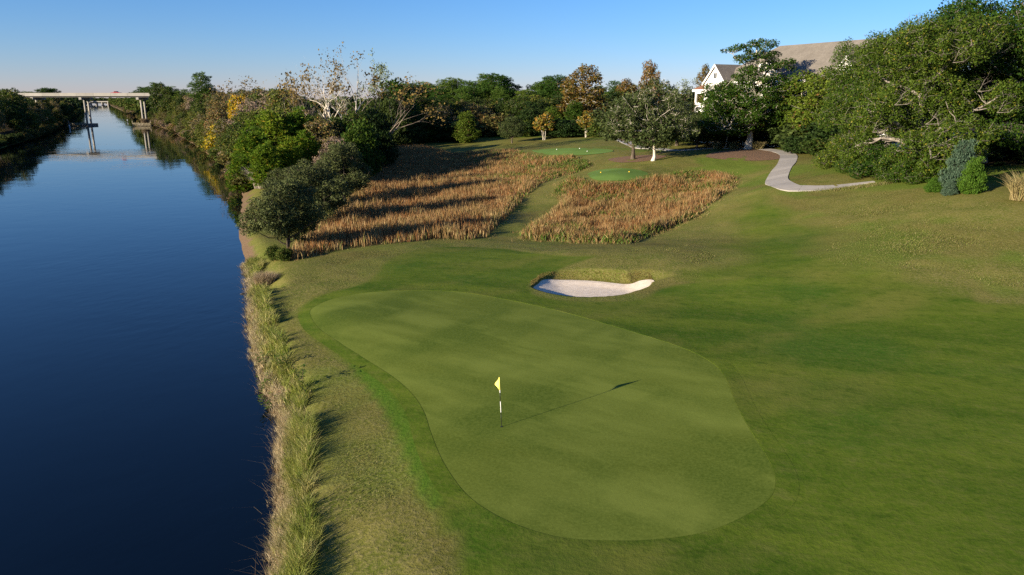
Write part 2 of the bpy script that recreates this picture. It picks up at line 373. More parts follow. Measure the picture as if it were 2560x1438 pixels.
_T = np.concatenate([np.arange(12, 80, .15), np.arange(80, 260, .5), np.arange(260, 700, 2)])
def at(px, py):
    r = ray(px, py); t = _T/r[1]; x = r[0]*t; y = r[1]*t; z = CAM_H+r[2]*t
    k = np.argmax(z < np.maximum(land_z(x, y), WZ))
    t0, t1 = t[max(k-1, 0)], t[k]
    return np.array([r[0]*(t0+t1)/2, r[1]*(t0+t1)/2])
def outline(pts): return np.array([at(*p) for p in pts])

# outlines on the land
GREEN = smooth_closed(outline([(775,782),(792,764),(840,745),(930,731),(1050,727),(1150,731),(1260,748),(1400,779),(1550,821),(1700,868),(1778,905),(1812,942),(1840,1010),(1872,1070),(1910,1130),(1935,1182),(1937,1220),(1915,1256),(1850,1296),(1750,1330),(1620,1350),(1500,1354),(1400,1342),(1300,1312),(1220,1275),(1160,1230),(1110,1160),(1080,1090),(1060,1030),(1030,985),(980,940),(900,890),(840,850),(792,816)]), 5)
MOWN = outline([(1130,1438),(1095,1340),(1060,1250),(1010,1130),(960,1030),(900,950),(820,880),(760,830),(738,790),(748,765),(800,738),(890,712),(930,690),(960,655),(1010,632),(1100,616),(1250,620),(1330,632),(1440,640),(1500,640),(1440,660),(1380,685),(1330,712),(1345,735),(1400,748),(1500,752),(1600,745),(1650,720),(1760,700),(1900,690),(2060,690),(2250,720),(2420,740),(2560,760)])
MOWN = np.vstack([MOWN, [(46, 36), (60, 20), (60, -30), (-1, -30), (-2, 0)]])
MOWN = smooth_closed(MOWN, 3)
VALLEY = smooth_closed(outline([(1720,690),(1800,640),(1800,580),(1850,510),(1900,484),(1960,500),(2060,560),(2150,640),(2300,690),(2500,730),(2400,760),(2000,740)]), 3)
FAIR2 = smooth_closed(outline([(985,333),(1100,338),(1250,345),(1400,340),(1480,337),(1400,331),(1250,329),(1100,327)]), 3)
LUSH1 = outline([(880,895),(940,940),(985,1000),(1030,1080),(1060,1160),(1090,1250),(1075,1270),(1040,1180),(1005,1090),(960,1010),(910,945)])
TEE_A = smooth_closed(outline([(1468,436),(1490,427),(1540,422),(1590,424),(1610,430),(1632,441),(1590,450),(1530,453),(1480,448)]), 5)
TEE_B = smooth_closed(outline([(1330,377),(1370,373),(1440,371),(1520,374),(1530,380),(1480,387),(1420,389),(1360,386)]), 5)
REED_L = smooth_closed(outline([(700,652),(830,628),(950,614),(1100,600),(1222,594),(1285,525),(1342,470),(1400,443),(1486,414),(1440,394),(1345,392),(1300,380),(1200,384),(1130,388),(1100,376),(1040,366),(960,370),(930,410),(900,470),(800,560)]), 2)
REED_R = smooth_closed(outline([(1300,597),(1400,604),(1560,610),(1625,592),(1700,562),(1742,542),(1790,502),(1832,470),(1842,446),(1800,434),(1700,432),(1620,449),(1540,460),(1470,455),(1432,446),(1404,458),(1384,484),(1400,512),(1330,560)]), 2)
MULCH1 = smooth_closed(outline([(1520,399),(1560,392),(1620,388),(1665,390),(1650,397),(1605,405),(1550,407)]), 5)
MULCH2 = smooth_closed(outline([(1765,390),(1800,379),(1860,373),(1910,376),(1945,386),(1952,397),(1910,402),(1830,401),(1780,396)]), 5)
PATH_C = smooth_open(outline([(2185,455),(2150,460),(2090,468),(2020,472),(1970,468),(1943,456),(1946,438),(1968,405),(1968,386),(1930,376),(1870,371),(1780,371),(1700,377),(1640,372),(1590,366),(1540,345)]), 8)

# ground sheet
def axis(parts):
    out = [parts[0][0]]
    for a, b, s in parts:
        n = max(1, int(round((b-a)/s))); out += list(np.linspace(a, b, n+1)[1:])
    return np.array(out)
bx0, bx1, by0, by1 = BK[:, 0].min()-.8, BK[:, 0].max()+.8, BK[:, 1].min()-.6, BK[:, 1].max()+1.6
xs = axis([(-6000, -2000, 1000), (-2000, -500, 150), (-500, -180, 20), (-180, -34, 2.0), (-34, bx0, .45), (bx0, bx1, .12), (bx1, 34, .5), (34, 90, 1.4), (90, 300, 14), (300, 1500, 120), (1500, 6000, 900)])
ys = axis([(-1500, -100, 350), (-100, 8, 8), (8, by0, .42), (by0, by1, .12), (by1, 75, .5), (75, 160, .9), (160, 480, 2.2), (480, 1000, 15), (1000, 3000, 100), (3000, 9000, 1000)])
X, Y = np.meshgrid(xs, ys)
shift = np.interp(Y, RB[:, 1], RB[:, 0])-np.interp(150., RB[:, 1], RB[:, 0]); shift = np.where(Y > 150, shift, 0)*np.clip(Y-150, 0, 30)/30
shift = np.where(Y > 2770, shift[np.searchsorted(ys, 2770)-1, 0], shift)
X = X+shift*np.clip((6000-X)/6030, 0, 1)     # columns follow the canal
xf, yf = X.ravel(), Y.ravel()
ZG = ground_z(xf, yf)
def masks(x, y):
    n1 = fbm(x*.5, y*.5); n2 = fbm(x*1.7+9, y*1.7)
    sr = polydist(x, y, RB); slf = -polydist(x, y, LB)
    m = np.zeros((len(x), 4), np.float32)
    near = (np.abs(x) < 130) & (y > -5) & (y < 330)
    xn, yn = x[near], y[near]
    d = sdf(xn, yn, MOWN)
    fw = sstep(-d, -.5, .9); fw = np.maximum(fw, .8*sstep(-sdf(xn, yn, VALLEY)+(fbm(xn*.3, yn*.3)-.5)*7, -3, 4)); fw = np.maximum(fw, sstep(-sdf(xn, yn, FAIR2), -2, 2))
    m[near, 0] = fw
    lu = .95*sstep(-sdf(xn, yn, LUSH1), -.5, .2)
    lu = np.maximum(lu, (.30+.25*sstep(xn, 15, 25))*sstep(fbm(xn*.12+3, yn*.12), .46, .60)*(1-fw))
    lu = np.maximum(lu, .7*sstep(-sdf(xn, yn, FAIR2), -1, 2))
    m[near, 3] = lu
    gy = yn
    rd = np.minimum(sdf(xn, yn, REED_L), sdf(xn, yn, REED_R)); m[near, 2] = sstep(-rd, -.6, .6)*.62
    m[near, 1] = np.maximum(0, .0)
    soil = np.where(np.abs(sr) < 40, sstep(-(sr+(n2-.5)*1.2), -2.0, -.6), 0)*np.where(y > 52, 1, .9)
    m[:, 1] = np.maximum(m[:, 1], soil)
    forest = np.maximum(sstep(y, 235, 260), sstep(slf, 2, 6)); forest = np.maximum(forest, sstep(y, 112, 135)*sstep(-x-16-(y-110)*.12, 0, 10))
    forest = np.maximum(forest, sstep(x-34-(y < 100)*6, 0, 8)*sstep(y, 72, 84)*sstep(gy_path(x, y), 0, 4))
    m[:, 2] = np.maximum(m[:, 2], forest*(sr > 1.5)); m[:, 2] = np.where(slf > 1, 1, m[:, 2])
    return m
def gy_path(x, y): return np.abs(polydist(x, y, PATH_C))-3.5
cols = masks(xf, yf)
ix = np.arange(len(ys)-1)[:, None]*len(xs); jx = np.arange(len(xs)-1)[None, :]
FG = np.stack([ix+jx, ix+jx+1, ix+len(xs)+jx+1, ix+len(xs)+jx], -1).reshape(-1, 4)
und = (fbm(xf*.35, yf*.35, 3)-.5)*.22*(1-cols[:, 0])*sstep(np.hypot(xf-BKC[0], yf-BKC[1]), 4, 8)*(sdf(xf, yf, GREEN) > 1.5)
me = mesh_np('ground', np.stack([xf, yf, ZG+und], 1), FG, [M_GROUND], True, cols)
tag(link('ground', me), kind='structure')

# water
def offset_line(L, d):
    t = np.gradient(L, axis=0); t /= np.linalg.norm(t, axis=1)[:, None]; return L+np.stack([t[:, 1], -t[:, 0]], 1)*d
A_ = offset_line(RB, 3.0)
lp = np.cumsum(np.r_[0, np.linalg.norm(np.diff(LB, axis=0), axis=1)]); rp = np.interp(RB[:, 1], LB[:, 1], LB[:, 0])
B_ = np.stack([rp-5, RB[:, 1]], 1)
V = np.vstack([np.c_[A_, np.full(len(A_), WZ)], np.c_[B_, np.full(len(B_), WZ)]]); n_ = len(A_)
tag(link('canal_water', mesh_np('canal_water', V, np.array([(i, i+1, n_+i+1, n_+i) for i in range(n_-1)]), [M_WATER])), kind='structure')

# sheets that lie on the land
def sheet(name, P, mat_, lift, res, zfun=None, skirt=.08, cols=False):
    """fills an outline with an inner grid, draped on the ground"""
    from mathutils.geometry import delaunay_2d_cdt
    P = np.asarray(P); x0, y0 = P.min(0); x1, y1 = P.max(0)
    gx, gy = np.meshgrid(np.arange(x0, x1, res), np.arange(y0, y1, res)); gx, gy = gx.ravel(), gy.ravel()
    k = sdf(gx, gy, P) < -res*.45; pts = np.vstack([P, np.stack([gx[k], gy[k]], 1)])
    r = delaunay_2d_cdt([Vector(p) for p in pts], [], [list(range(len(P)))], 1, 1e-5)
    v = np.array([tuple(p) for p in r[0]]); z = (zfun or ground_z)(v[:, 0], v[:, 1])+lift
    return mesh_np(name, np.c_[v, z], np.array([f for f in r[2] if len(f) == 3]), [mat_], True)
def ring(name, P, w, mat_, lift_in, lift_out):
    """collar round an outline, its inner lip standing proud"""
    P = np.asarray(P); t = np.roll(P, -1, 0)-np.roll(P, 1, 0); t /= np.linalg.norm(t, axis=1)[:, None]
    nrm = np.stack([t[:, 1], -t[:, 0]], 1)
    if sdf(np.array([P[0, 0]+nrm[0, 0]*.1]), np.array([P[0, 1]+nrm[0, 1]*.1]), P)[0] < 0: nrm = -nrm
    offs = [(0, -.02), (0.01, lift_in), (.0101, lift_in), (.3, lift_in*.95), (w*.5, lift_in*.7), (w, lift_out)]
    V = []; n = len(P)
    for o_, l_ in offs:
        q = P+nrm*o_; V.append(np.c_[q, ground_z(q[:, 0], q[:, 1])+l_])
    F = [(a*n+i, a*n+(i+1) % n, (a+1)*n+(i+1) % n, (a+1)*n+i) for a in range(len(offs)-1) if a != 1 for i in range(n)]
    V = np.vstack(V); c = np.zeros((len(V), 4), np.float32); c[:, 0] = 1
    return mesh_np(name, V, np.array(F), [mat_], True, c)
tag(link('putting_green', sheet('putting_green', GREEN, M_GREEN, .008, .4)), kind='structure')
tag(link('green_collar', ring('green_collar', GREEN, .75, M_GROUND, .014, .004)), kind='structure')
tag(link('tee_box', sheet('tee_box', TEE_A, M_TEE, .05, .6)), kind='structure')
tag(link('tee_box', sheet('tee_box', TEE_B, M_TEE, .05, .6)), kind='structure')
tag(link('mulch_bed', sheet('mulch_bed', MULCH1, M_MULCH, .05, .6)), kind='structure')
tag(link('mulch_bed', sheet('mulch_bed', MULCH2, M_MULCH, .05, .6)), kind='structure')
BK_S = BKC+(BK-BKC)*1.02
def sandz(x, y): return bunker_sand_z(x, y, sdf(x, y, BK))
tag(link('bunker_sand', sheet('bunker_sand', BK_S, M_SAND, 0, .25, sandz)), kind='structure')

# cart path of concrete slabs with open joints
PW = 1.25
path_root = tag(link('cart_path', None), kind='structure')
seg = np.linalg.norm(np.diff(PATH_C, axis=0), axis=1); acc = np.r_[0, np.cumsum(seg)]
pos = np.arange(0, acc[-1]-.5, 2.4)
def ppt(s): return np.array([np.interp(s, acc, PATH_C[:, 0]), np.interp(s, acc, PATH_C[:, 1])])
for i, s0 in enumerate(pos):
    s1 = min(s0+2.38, acc[-1]); ring_ = []; V = []
    for s in np.linspace(s0, s1, 5):  # slab follows the fall of the land
        p = ppt(s); t = ppt(min(s+.3, acc[-1]))-ppt(max(s-.3, 0)); t /= np.linalg.norm(t); nn = np.array([t[1], -t[0]])
        for k in (-1, -.33, .33, 1):
            q = p+nn*PW*k*min(1, .22+s/9); V.append((q[0], q[1], gz(*q)+.07))
    V = np.array(V); F = [(a*4+b, a*4+b+1, a*4+b+5, a*4+b+4) for a in range(4) for b in range(3)]
    edge = [0, 1, 2, 3, 7, 11, 15, 19, 18, 17, 16, 12, 8, 4]; nV = len(V)
    V2 = np.vstack([V, V[edge]-[0, 0, .12]])
    F += [(edge[k], nV+k, nV+(k+1) % 14, edge[(k+1) % 14]) for k in range(14)]
    link('slab', mesh_np('slab', V2, np.array(F), [M_PATH]), path_root)
exec_after = []
# ------------------------------------------------------------------ flagstick
hp = at(1254, 1066); hz = gz(*hp)+.012
root = tag(link('flagstick', None, loc=(hp[0], hp[1], hz)), 'golf flagstick banded black and white with drooping yellow flag', 'flagstick')
lean = np.array([-.085, .0, 2.13])
def pl(t): return lean*t
for a, b, m_ in ((-.02, .295, M_BLACK), (.295, .515, M_WHITE), (.515, .69, M_BLACK), (.69, .745, M_WHITE), (.745, 1.0, M_YELLOW)):
    MB().tube([pl(a), pl((a+b)/2), pl(b)], [.0125]*3, 10).build('pole_band', m_, root, smooth=True)
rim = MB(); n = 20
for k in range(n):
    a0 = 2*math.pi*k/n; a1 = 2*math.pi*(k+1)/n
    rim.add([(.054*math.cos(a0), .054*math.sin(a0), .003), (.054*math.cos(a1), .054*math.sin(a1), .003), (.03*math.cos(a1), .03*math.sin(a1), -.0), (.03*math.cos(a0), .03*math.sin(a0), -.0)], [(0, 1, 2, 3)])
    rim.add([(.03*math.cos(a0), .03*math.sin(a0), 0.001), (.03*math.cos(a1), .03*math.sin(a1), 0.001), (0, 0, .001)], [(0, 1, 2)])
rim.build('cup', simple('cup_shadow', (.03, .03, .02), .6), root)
# cloth hanging in folds from the top of the stick
nu, nv = 14, 12; V = []; F = []
for j in range(nv+1):
    v = j/nv
    for i in range(nu+1):
        u = i/nu; wv = .27*(math.sin(math.pi*min(1, v*1.08+.02))**.8)*(1-.25*v)
        fold = .014*math.sin(u*9+v*2.2)*u
        c = pl(1.0-.005)-np.array([0, 0, .60*v])*(1-.05*u)
        V.append((c[0]-.012-wv*u*(.62+.1*math.sin(v*5)), c[1]+.17*u*wv/.27+fold, c[2]-.16*u*u*(1-v)-.03*u*math.sin(v*6)))
for j in range(nv):
    for i in range(nu): F.append((j*(nu+1)+i, j*(nu+1)+i+1, (j+1)*(nu+1)+i+1, (j+1)*(nu+1)+i))
fl = link('flag', mesh_np('flag', V, np.array(F), [M_YELLOW], True), root); sd = fl.modifiers.new('thick', 'SOLIDIFY'); sd.thickness = .003

# ------------------------------------------------------------------ tee markers
def marker(p, m_, label, group):
    me = MB(); prof = [(0, .0), (.04, .0), (.045, .03), (.08, .04), (.10, .08), (.095, .12), (.06, .155), (0, .165)]
    k = 14
    for a, b in zip(prof[:-1], prof[1:]):
        for q in range(k):
            t0, t1 = 2*math.pi*q/k, 2*math.pi*(q+1)/k
            vs = [(a[0]*math.cos(t0), a[0]*math.sin(t0), a[1]), (a[0]*math.cos(t1), a[0]*math.sin(t1), a[1]), (b[0]*math.cos(t1), b[0]*math.sin(t1), b[1]), (b[0]*math.cos(t0), b[0]*math.sin(t0), b[1])]
            me.add(vs, [(0, 1, 2, 3)])
    o = me.build('tee_marker', m_, None, (p[0], p[1], gz(*p)+.04), True); tag(o, label, 'tee marker', group)
M_YPAINT = simple('yellow_paint', (.75, .50, .03), .4)
for px, py in ((1502, 433), (1573, 432)): marker(at(px, py), M_YPAINT, 'small yellow tee marker on the round tee beside the reeds', 'yellow tee markers')
for px, py in ((1392, 375), (1449, 373), (1468, 380)): marker(at(px, py), M_WHITE, 'small white tee marker on the long tee above the reeds', 'white tee markers')

# ------------------------------------------------------------------ grass blades
def blades(P, Hh, Wd, lean, colr, curl=.4, tipw=.5, rng=RNG, thin=False):
    """bent blades: P (n,3) roots; 5 verts, 3 tris each"""
    n = len(P); az = rng.random(n)*2*np.pi; la = rng.random(n)*2*np.pi
    side = np.stack([np.cos(az), np.sin(az), np.zeros(n)], 1)*Wd[:, None]*.5
    ld = np.stack([np.cos(la), np.sin(la), np.zeros(n)], 1)*(lean*Hh)[:, None]
    up = np.zeros((n, 3)); up[:, 2] = Hh
    mid = P+up*.55+ld*.35; tip = P+up*(1-.25*lean[:, None])+ld*1.1
    V = np.stack([P-side, P+side, mid+side*tipw*1.6, mid-side*tipw*1.6, tip], 1).reshape(-1, 3)
    b = np.arange(n)[:, None]*5
    F3 = np.concatenate([b+[[3, 2, 4]]]); F4 = b+[[0, 1, 2, 3]]
    if thin:      # one triangle a blade
        V = np.stack([P-side, P+side, tip], 1).reshape(-1, 3); return V, np.zeros((0, 4), int), np.arange(n)[:, None]*3+[[0, 1, 2]], np.repeat(colr, 3, 0)
    return V, F4, F3, np.repeat(colr, 5, 0)
def scatter_poly(P, n, rng=RNG):
    x0, y0 = P.min(0); x1, y1 = P.max(0); a = np.array([np.abs(np.dot(P[:, 0], np.roll(P[:, 1], 1))-np.dot(P[:, 1], np.roll(P[:, 0], 1)))/2])[0]
    k = int(n*(x1-x0)*(y1-y0)/a*1.02); q = rng.random((k, 2))*[x1-x0, y1-y0]+[x0, y0]
    return q[inside(q[:, 0], q[:, 1], P)][:n]
def pick(cols_, w, n, rng=RNG, var=.25):
    c = np.array(cols_)[rng.choice(len(cols_), n, p=np.array(w)/sum(w))]; return c*(1+(rng.random((n, 1))-.5)*2*var)
def add_stuff(name, parts, label, cat, mats=(M_BLADE,)):
    V = []; F4 = []; F3 = []; Cc = []; k = 0
    for v, f4, f3, c in parts: V.append(v); F4.append(f4+k); F3.append(f3+k); Cc.append(c); k += len(v)
    o = link(name, mesh_np(name, np.vstack(V), [np.vstack(F4), np.vstack(F3)], mats, False, np.vstack(Cc)))
    return tag(o, label, cat, kind='stuff')
ORANGE, TAN, RUST, STRAW, OLIVE, WEED = (.29, .132, .042), (.30, .185, .075), (.15, .068, .026), (.38, .28, .12), (.13, .14, .03), (.085, .155, .016)
def reeds(P, n, nb, hgt, zone):
    q = scatter_poly(P, n); e = -sdf(q[:, 0], q[:, 1], P); q = q[e > (fbm(q[:, 0]*.8, q[:, 1]*.8, 3)-.42)*3.2+RNG.normal(size=len(q))*.35]; g = fbm(q[:, 0]*.16, q[:, 1]*.16, 4); g2 = fbm(q[:, 0]*.45+40, q[:, 1]*.45, 5)
    n = len(q); z = ground_z(q[:, 0], q[:, 1])-.05
    wgt = np.clip(zone(q)+(g-.5)*2.4, 0, 1)          # 0 = orange sedge, 1 = green weeds
    out = []; base = np.c_[q, z]
    c_o = pick([ORANGE, TAN, RUST, STRAW], [4, 3, 2.2, 1], n); c_t = pick([TAN, STRAW, OLIVE], [4, 3, 2], n); c_g = pick([WEED, OLIVE, TAN], [5, 4, 1.5], n)
    g3 = np.clip((g2-.42)*5, 0, 1)[:, None]; c = c_o*(1-g3*.6)+c_t*g3*.6
    ed_ = -sdf(q[:, 0], q[:, 1], P); es = (RNG.random(n) < np.clip(.85-ed_/2.2, 0, .8))[:, None]; c = np.where(es, pick([STRAW, TAN, OLIVE], [3, 2, 2], n), c)
    c = np.where(RNG.random((n, 1)) < wgt[:, None], c_g, c)
    gap = fbm(q[:, 0]*.6+90, q[:, 1]*.6, 3)
    hh = hgt*(.40+1.15*g2)*(.55+.95*gap)*(1-.35*wgt)*np.clip(.55-sdf(q[:, 0], q[:, 1], P)*.4, .5, 1)
    for b in range(nb):
        r = RNG.random(n); off = (RNG.random((n, 2))-.5)*.32; p = base.copy(); p[:, :2] += off
        out.append(blades(p, hh*(.55+.65*r), .022+.028*RNG.random(n)+.03*wgt, .05+.22*RNG.random(n)+.4*wgt, c*(.75+.5*RNG.random((n, 1))), tipw=.9))
    return out
ca, cb = at(1420, 410), at(1330, 385)
def zone_l(q):
    d = np.hypot(q[:, 0]-ca[0]-1, (q[:, 1]-ca[1])*.45); e = np.hypot(q[:, 0]-cb[0]+4, (q[:, 1]-cb[1])*.5); edge = -sdf(q[:, 0], q[:, 1], REED_L)
    return np.maximum(.95-d/16, .62-e/18) + .25*(edge < 1.5) - .12
cc_, cd = at(1640, 450), at(1480, 470)
def zone_r(q):
    up = sstep(q[:, 1], cd[1]-9, cd[1]+10); edge = -sdf(q[:, 0], q[:, 1], REED_R)
    return up*.85 + .25*(edge < 1.0) - .05
add_stuff('reed_bed', reeds(REED_L, 64000, 2, 1.05, zone_l), 'broad bed of rusty orange sedge between canal trees and mown strip', 'reeds')
add_stuff('reed_bed', reeds(REED_R, 36000, 2, 1.0, zone_r), 'patch of tan sedge and green weeds below the round tee', 'reeds')

# low straw and weeds where the sedge thins out into the turf
parts = []
for P in (REED_L, REED_R):
    x0, y0 = P.min(0)-3; x1, y1 = P.max(0)+3; q = RNG.random((60000, 2))*[x1-x0, y1-y0]+[x0, y0]; d = sdf(q[:, 0], q[:, 1], P); lim = (fbm(q[:, 0]*.5+5, q[:, 1]*.5, 3)-.2)*3.5
    q = q[(d > -.8) & (d < lim*RNG.random(len(q)))]; n = len(q)
    for b in range(2): parts.append(blades(np.c_[q+(RNG.random((n, 2))-.5)*.3, ground_z(q[:, 0], q[:, 1])-.03], .12+.38*RNG.random(n)**2, np.full(n, .035), .3+.6*RNG.random(n), pick([TAN, STRAW, OLIVE, WEED], [3, 2, 3, 2], n), thin=True))
add_stuff('sedge_margin', parts, 'low straw and weeds along the edges of the sedge beds', 'grass')

# canal bank strip of tall grass
def bank_strip(y0, y1, n, s0, s1, hgt):
    m = int(n*2.4); y = y0+RNG.random(m)*(y1-y0); xr = np.interp(y, RB[:, 1], RB[:, 0]); x = xr+(-1+RNG.random(m)*4.5); s = polydist(x, y, RB)
    wob = (fbm(y*.5, x*0+3)-.5)*1.0; k = (s > s0+wob*.3) & (s < s1+wob); x, y, s = x[k][:n], y[k][:n], s[k][:n]
    return x, y, s
parts = []
for y0, y1, nt_, nb, wd in ((12.5, 32, 1600, 46, .017), (32, 66, 1500, 30, .028)):
    x, y, s = bank_strip(y0, y1, nt_, -.1, 1.45, 1); nt_ = len(x); g = fbm(x*.7, y*.7); z = ground_z(x, y)-.05
    gr = np.clip((s-.2)*1.6+(g-.5)*2.2+RNG.normal(size=nt_)*.25, 0, 1)[:, None]
    ct = pick([(.40, .33, .20), (.47, .38, .23), (.30, .21, .11)], [3, 2, 1], nt_)*(1-gr)+gr*pick([(.18, .21, .035), (.27, .27, .06), (.13, .175, .022), (.35, .32, .11)], [4, 3, 2.5, 2.5], nt_)
    ht = (.30+.50*RNG.random(nt_)**1.5)*(1.35-.5*np.abs(s-1.15))*(.5+.7*g)
    i = np.repeat(np.arange(nt_), nb); n = len(i); an = RNG.random(n)*6.283; rr = .16*np.sqrt(RNG.random(n))
    c = ct[i]*(.7+.6*RNG.random((n, 1)))
    parts.append(blades(np.c_[x[i]+rr*np.cos(an), y[i]+rr*np.sin(an), z[i]], ht[i]*(.6+.7*RNG.random(n)), wd*(.6+.9*RNG.random(n)), .2+.6*RNG.random(n), c))
add_stuff('bank_grass', parts, 'tall strip of straw and green grass along the canal edge', 'grass')
# dry stalks leaning over the water
x, y, s = bank_strip(13, 60, 900, -.25, .5, 1); n = len(x)
add_stuff('bank_grass', [blades(np.c_[x, y, ground_z(x, y)-.05], .9+.6*RNG.random(n), np.full(n, .014), .75+.4*RNG.random(n), pick([(.34, .27, .16), (.25, .17, .09)], [2, 1], n))], 'thin dry stalks leaning out from the bank over the canal', 'grass')
# short turf blades in the rough
APRON = outline([(770,1438),(760,1300),(770,1150),(775,1020),(700,860),(680,760),(720,660),(820,640),(1000,608),(1100,606),(1010,640),(950,660),(890,712),(800,740),(740,780),(770,840),(900,950),(1000,1110),(1060,1250),(1130,1438)])
RBANK = outline([(2020,650),(2060,590),(2000,510),(2060,490),(2200,470),(2350,485),(2450,505),(2560,500),(2620,600),(2620,720),(2450,715),(2250,690)])
MID = outline([(1500,640),(1600,622),(1720,612),(1790,640),(1760,690),(1650,715),(1620,690),(1480,676),(1390,690)])
parts = []
for P, n, wd, hg, ln in ((APRON, 60000, .016, .055, .8), (RBANK, 70000, .028, .10, .7), (MID, 16000, .03, .06, .8)):
    q = scatter_poly(P, n); q = q[RNG.random(len(q)) < sstep(-sdf(q[:, 0], q[:, 1], P)+(fbm(q[:, 0]*.4+7, q[:, 1]*.4)-.5)*6, 0, 5 if P is RBANK else 1.2)]; n = len(q); g = fbm(q[:, 0]*.45, q[:, 1]*.45)
    c = pick([(.215, .19, .07), (.15, .16, .036), (.105, .14, .02)], [3, 3, 2], n); c = c*(.75+.5*g[:, None])
    parts.append(blades(np.c_[q, ground_z(q[:, 0], q[:, 1])-.02], hg*(.5+RNG.random(n)), wd*(.9+1.*RNG.random(n)), ln*(.5+RNG.random(n)), c, thin=True))
q = np.array([at(a, b) for a, b in zip(np.linspace(2010, 2215, 60), 477.5-np.linspace(0, 1, 60)**1.6*17)]); q = np.repeat(q, 60, 0)+RNG.normal(size=(3600, 2))*[.5, .28]; n = len(q); fr = np.repeat(np.linspace(.25, 1, 60), 60)
parts.append(blades(np.c_[q, ground_z(q[:, 0], q[:, 1])-.02], (.12+.38*RNG.random(n))*fr, np.full(n, .03), .3+.5*RNG.random(n), pick([(.26, .22, .09), (.17, .18, .045), (.13, .16, .03)], [3, 3, 2], n)))
# shaggy lip of the bunker's grass face
k = 9000; t = RNG.integers(0, len(BK), k); tt = RNG.random((k, 1)); q = BK[t]*tt+BK[(t+1) % len(BK)]*(1-tt)+(RNG.random((k, 2))-.5)*.16; q[:, 1] += np.where(q[:, 1] > BKC[1], RNG.random(k)*1.1, -.02)
up = q[:, 1] > BKC[1]; q = q[up]; n = len(q)
parts.append(blades(np.c_[q, ground_z(q[:, 0], q[:, 1])-.02], .04+.07*RNG.random(n), np.full(n, .03), .4+.5*RNG.random(n), pick([(.24, .18, .05), (.15, .14, .035), (.2, .12, .04)], [3, 3, 1], n)))
add_stuff('rough_grass', parts, 'short uneven tufts of straw and olive rough grass', 'grass')

def grass_tuft(px, py, hgt, rad, n, pal, name, label, cat, wd=.02, off=None):
    p = at(px, py) if off is None else np.array(off); ang = RNG.random(n)*2*np.pi; r = rad*.35*np.sqrt(RNG.random(n))
    P = np.stack([r*np.cos(ang), r*np.sin(ang), np.zeros(n)], 1); V, F4, F3, c = blades(P, hgt*(.55+.6*RNG.random(n)), np.full(n, wd), .25+.55*RNG.random(n), pick(*pal, n))
    o = link(name, mesh_np(name, V, [F4, F3], [M_BLADE], False, c), loc=(p[0], p[1], gz(*p)-.03)); return tag(o, label, cat)
grass_tuft(665, 712, 1.15, 2.2, 2600, ([(.40, .31, .19), (.33, .24, .14), (.2, .18, .07)], [3, 2, 1]), 'grass_clump', 'shaggy straw coloured grass clump on the canal bank below the bushes', 'grass clump', .022)
grass_tuft(655, 470, 3.6, 3.2, 1600, ([(.48, .43, .36), (.40, .34, .26)], [1, 1]), 'plume_grass', 'pale grey plume grass standing behind the olive bushes', 'grass clump', .05)
for i, (px, py, h, lab) in enumerate(((1793, 372, 1.6, 'straw clump beside the twin slender trunks'), (1835, 372, 1.5, 'straw clump left of the banded mulch bed trunk'), (1895, 374, 1.5, 'straw clump in shade right of the mulch bed trunk'), (2552, 500, 2.4, 'tall straw clump beside the dark thicket on the bank'))):
    grass_tuft(px, py, h, 2.2, 700, ([(.34, .27, .12), (.22, .2, .07)], [2, 1]), 'ornamental_grass', lab, 'grass clump', .05)
# broad-leaved weeds rising from the bank
M_WEED = leaf_mat('weed_leaf', (.07, .13, .02), (.15, .20, .04), trans=.35, objvar=.1)
M_STEM = simple('weed_stem', (.12, .10, .05), .8)
def weed(px, py, s_off, hgt, nst, label, spread=.5):
    y = on_z(px, py, -1)[1]; x = np.interp(y, RB[:, 1], RB[:, 0])+s_off; z = gz(x, y)
    root = tag(link('broadleaf_weed', None, loc=(x, y, z)), label, 'weed', 'broadleaf weeds on the canal bank'); sm = MB(); lm = MB()
    for k in range(nst):
        a = random.uniform(0, 6.28); r = spread*random.uniform(.3, 1); pts = [np.array([0, 0, -.05])]
        for q in range(1, 6): t = q/5; pts.append(np.array([math.cos(a)*r*t**1.4, math.sin(a)*r*t**1.4, hgt*t*random.uniform(.93, 1.05)]))
        sm.tube(pts, np.linspace(.012, .004, 6), 5)
        for q in range(2, 6):
            for w in range(3):
                b = random.uniform(0, 6.28); L = random.uniform(.10, .19); d = np.array([math.cos(b), math.sin(b), random.uniform(-.1, .5)]); sd = np.array([-math.sin(b), math.cos(b), 0])*L*.34
                p0 = pts[q]; lm.add([p0, p0+d*L*.5+sd, p0+d*L+np.array([0, 0, -.03]), p0+d*L*.5-sd], [(0, 1, 2, 3)])
    sm.build('stem', M_STEM, root); lm.build('leaf_mass', M_WEED, root)['kind'] = 'stuff'
for i, (px, py, so_, h, lab) in enumerate(((735, 985, 1.5, 1.25, 'leafy green weed standing tallest above the bank grass'), (690, 930, 1.2, 1.05, 'bushy green weed in the middle of the bank grass'), (625, 935, -.1, 1.0, 'reddish stemmed weed hanging over the canal water'), (640, 975, 0, .9, 'trailing leafy weed low at the water under the bank'), (655, 890, .5, .9, 'broad leaved weed at the narrow bend of the bank grass'))):
    weed(px, py, so_, h, 7, lab, .45 if so_ > .5 else .7)
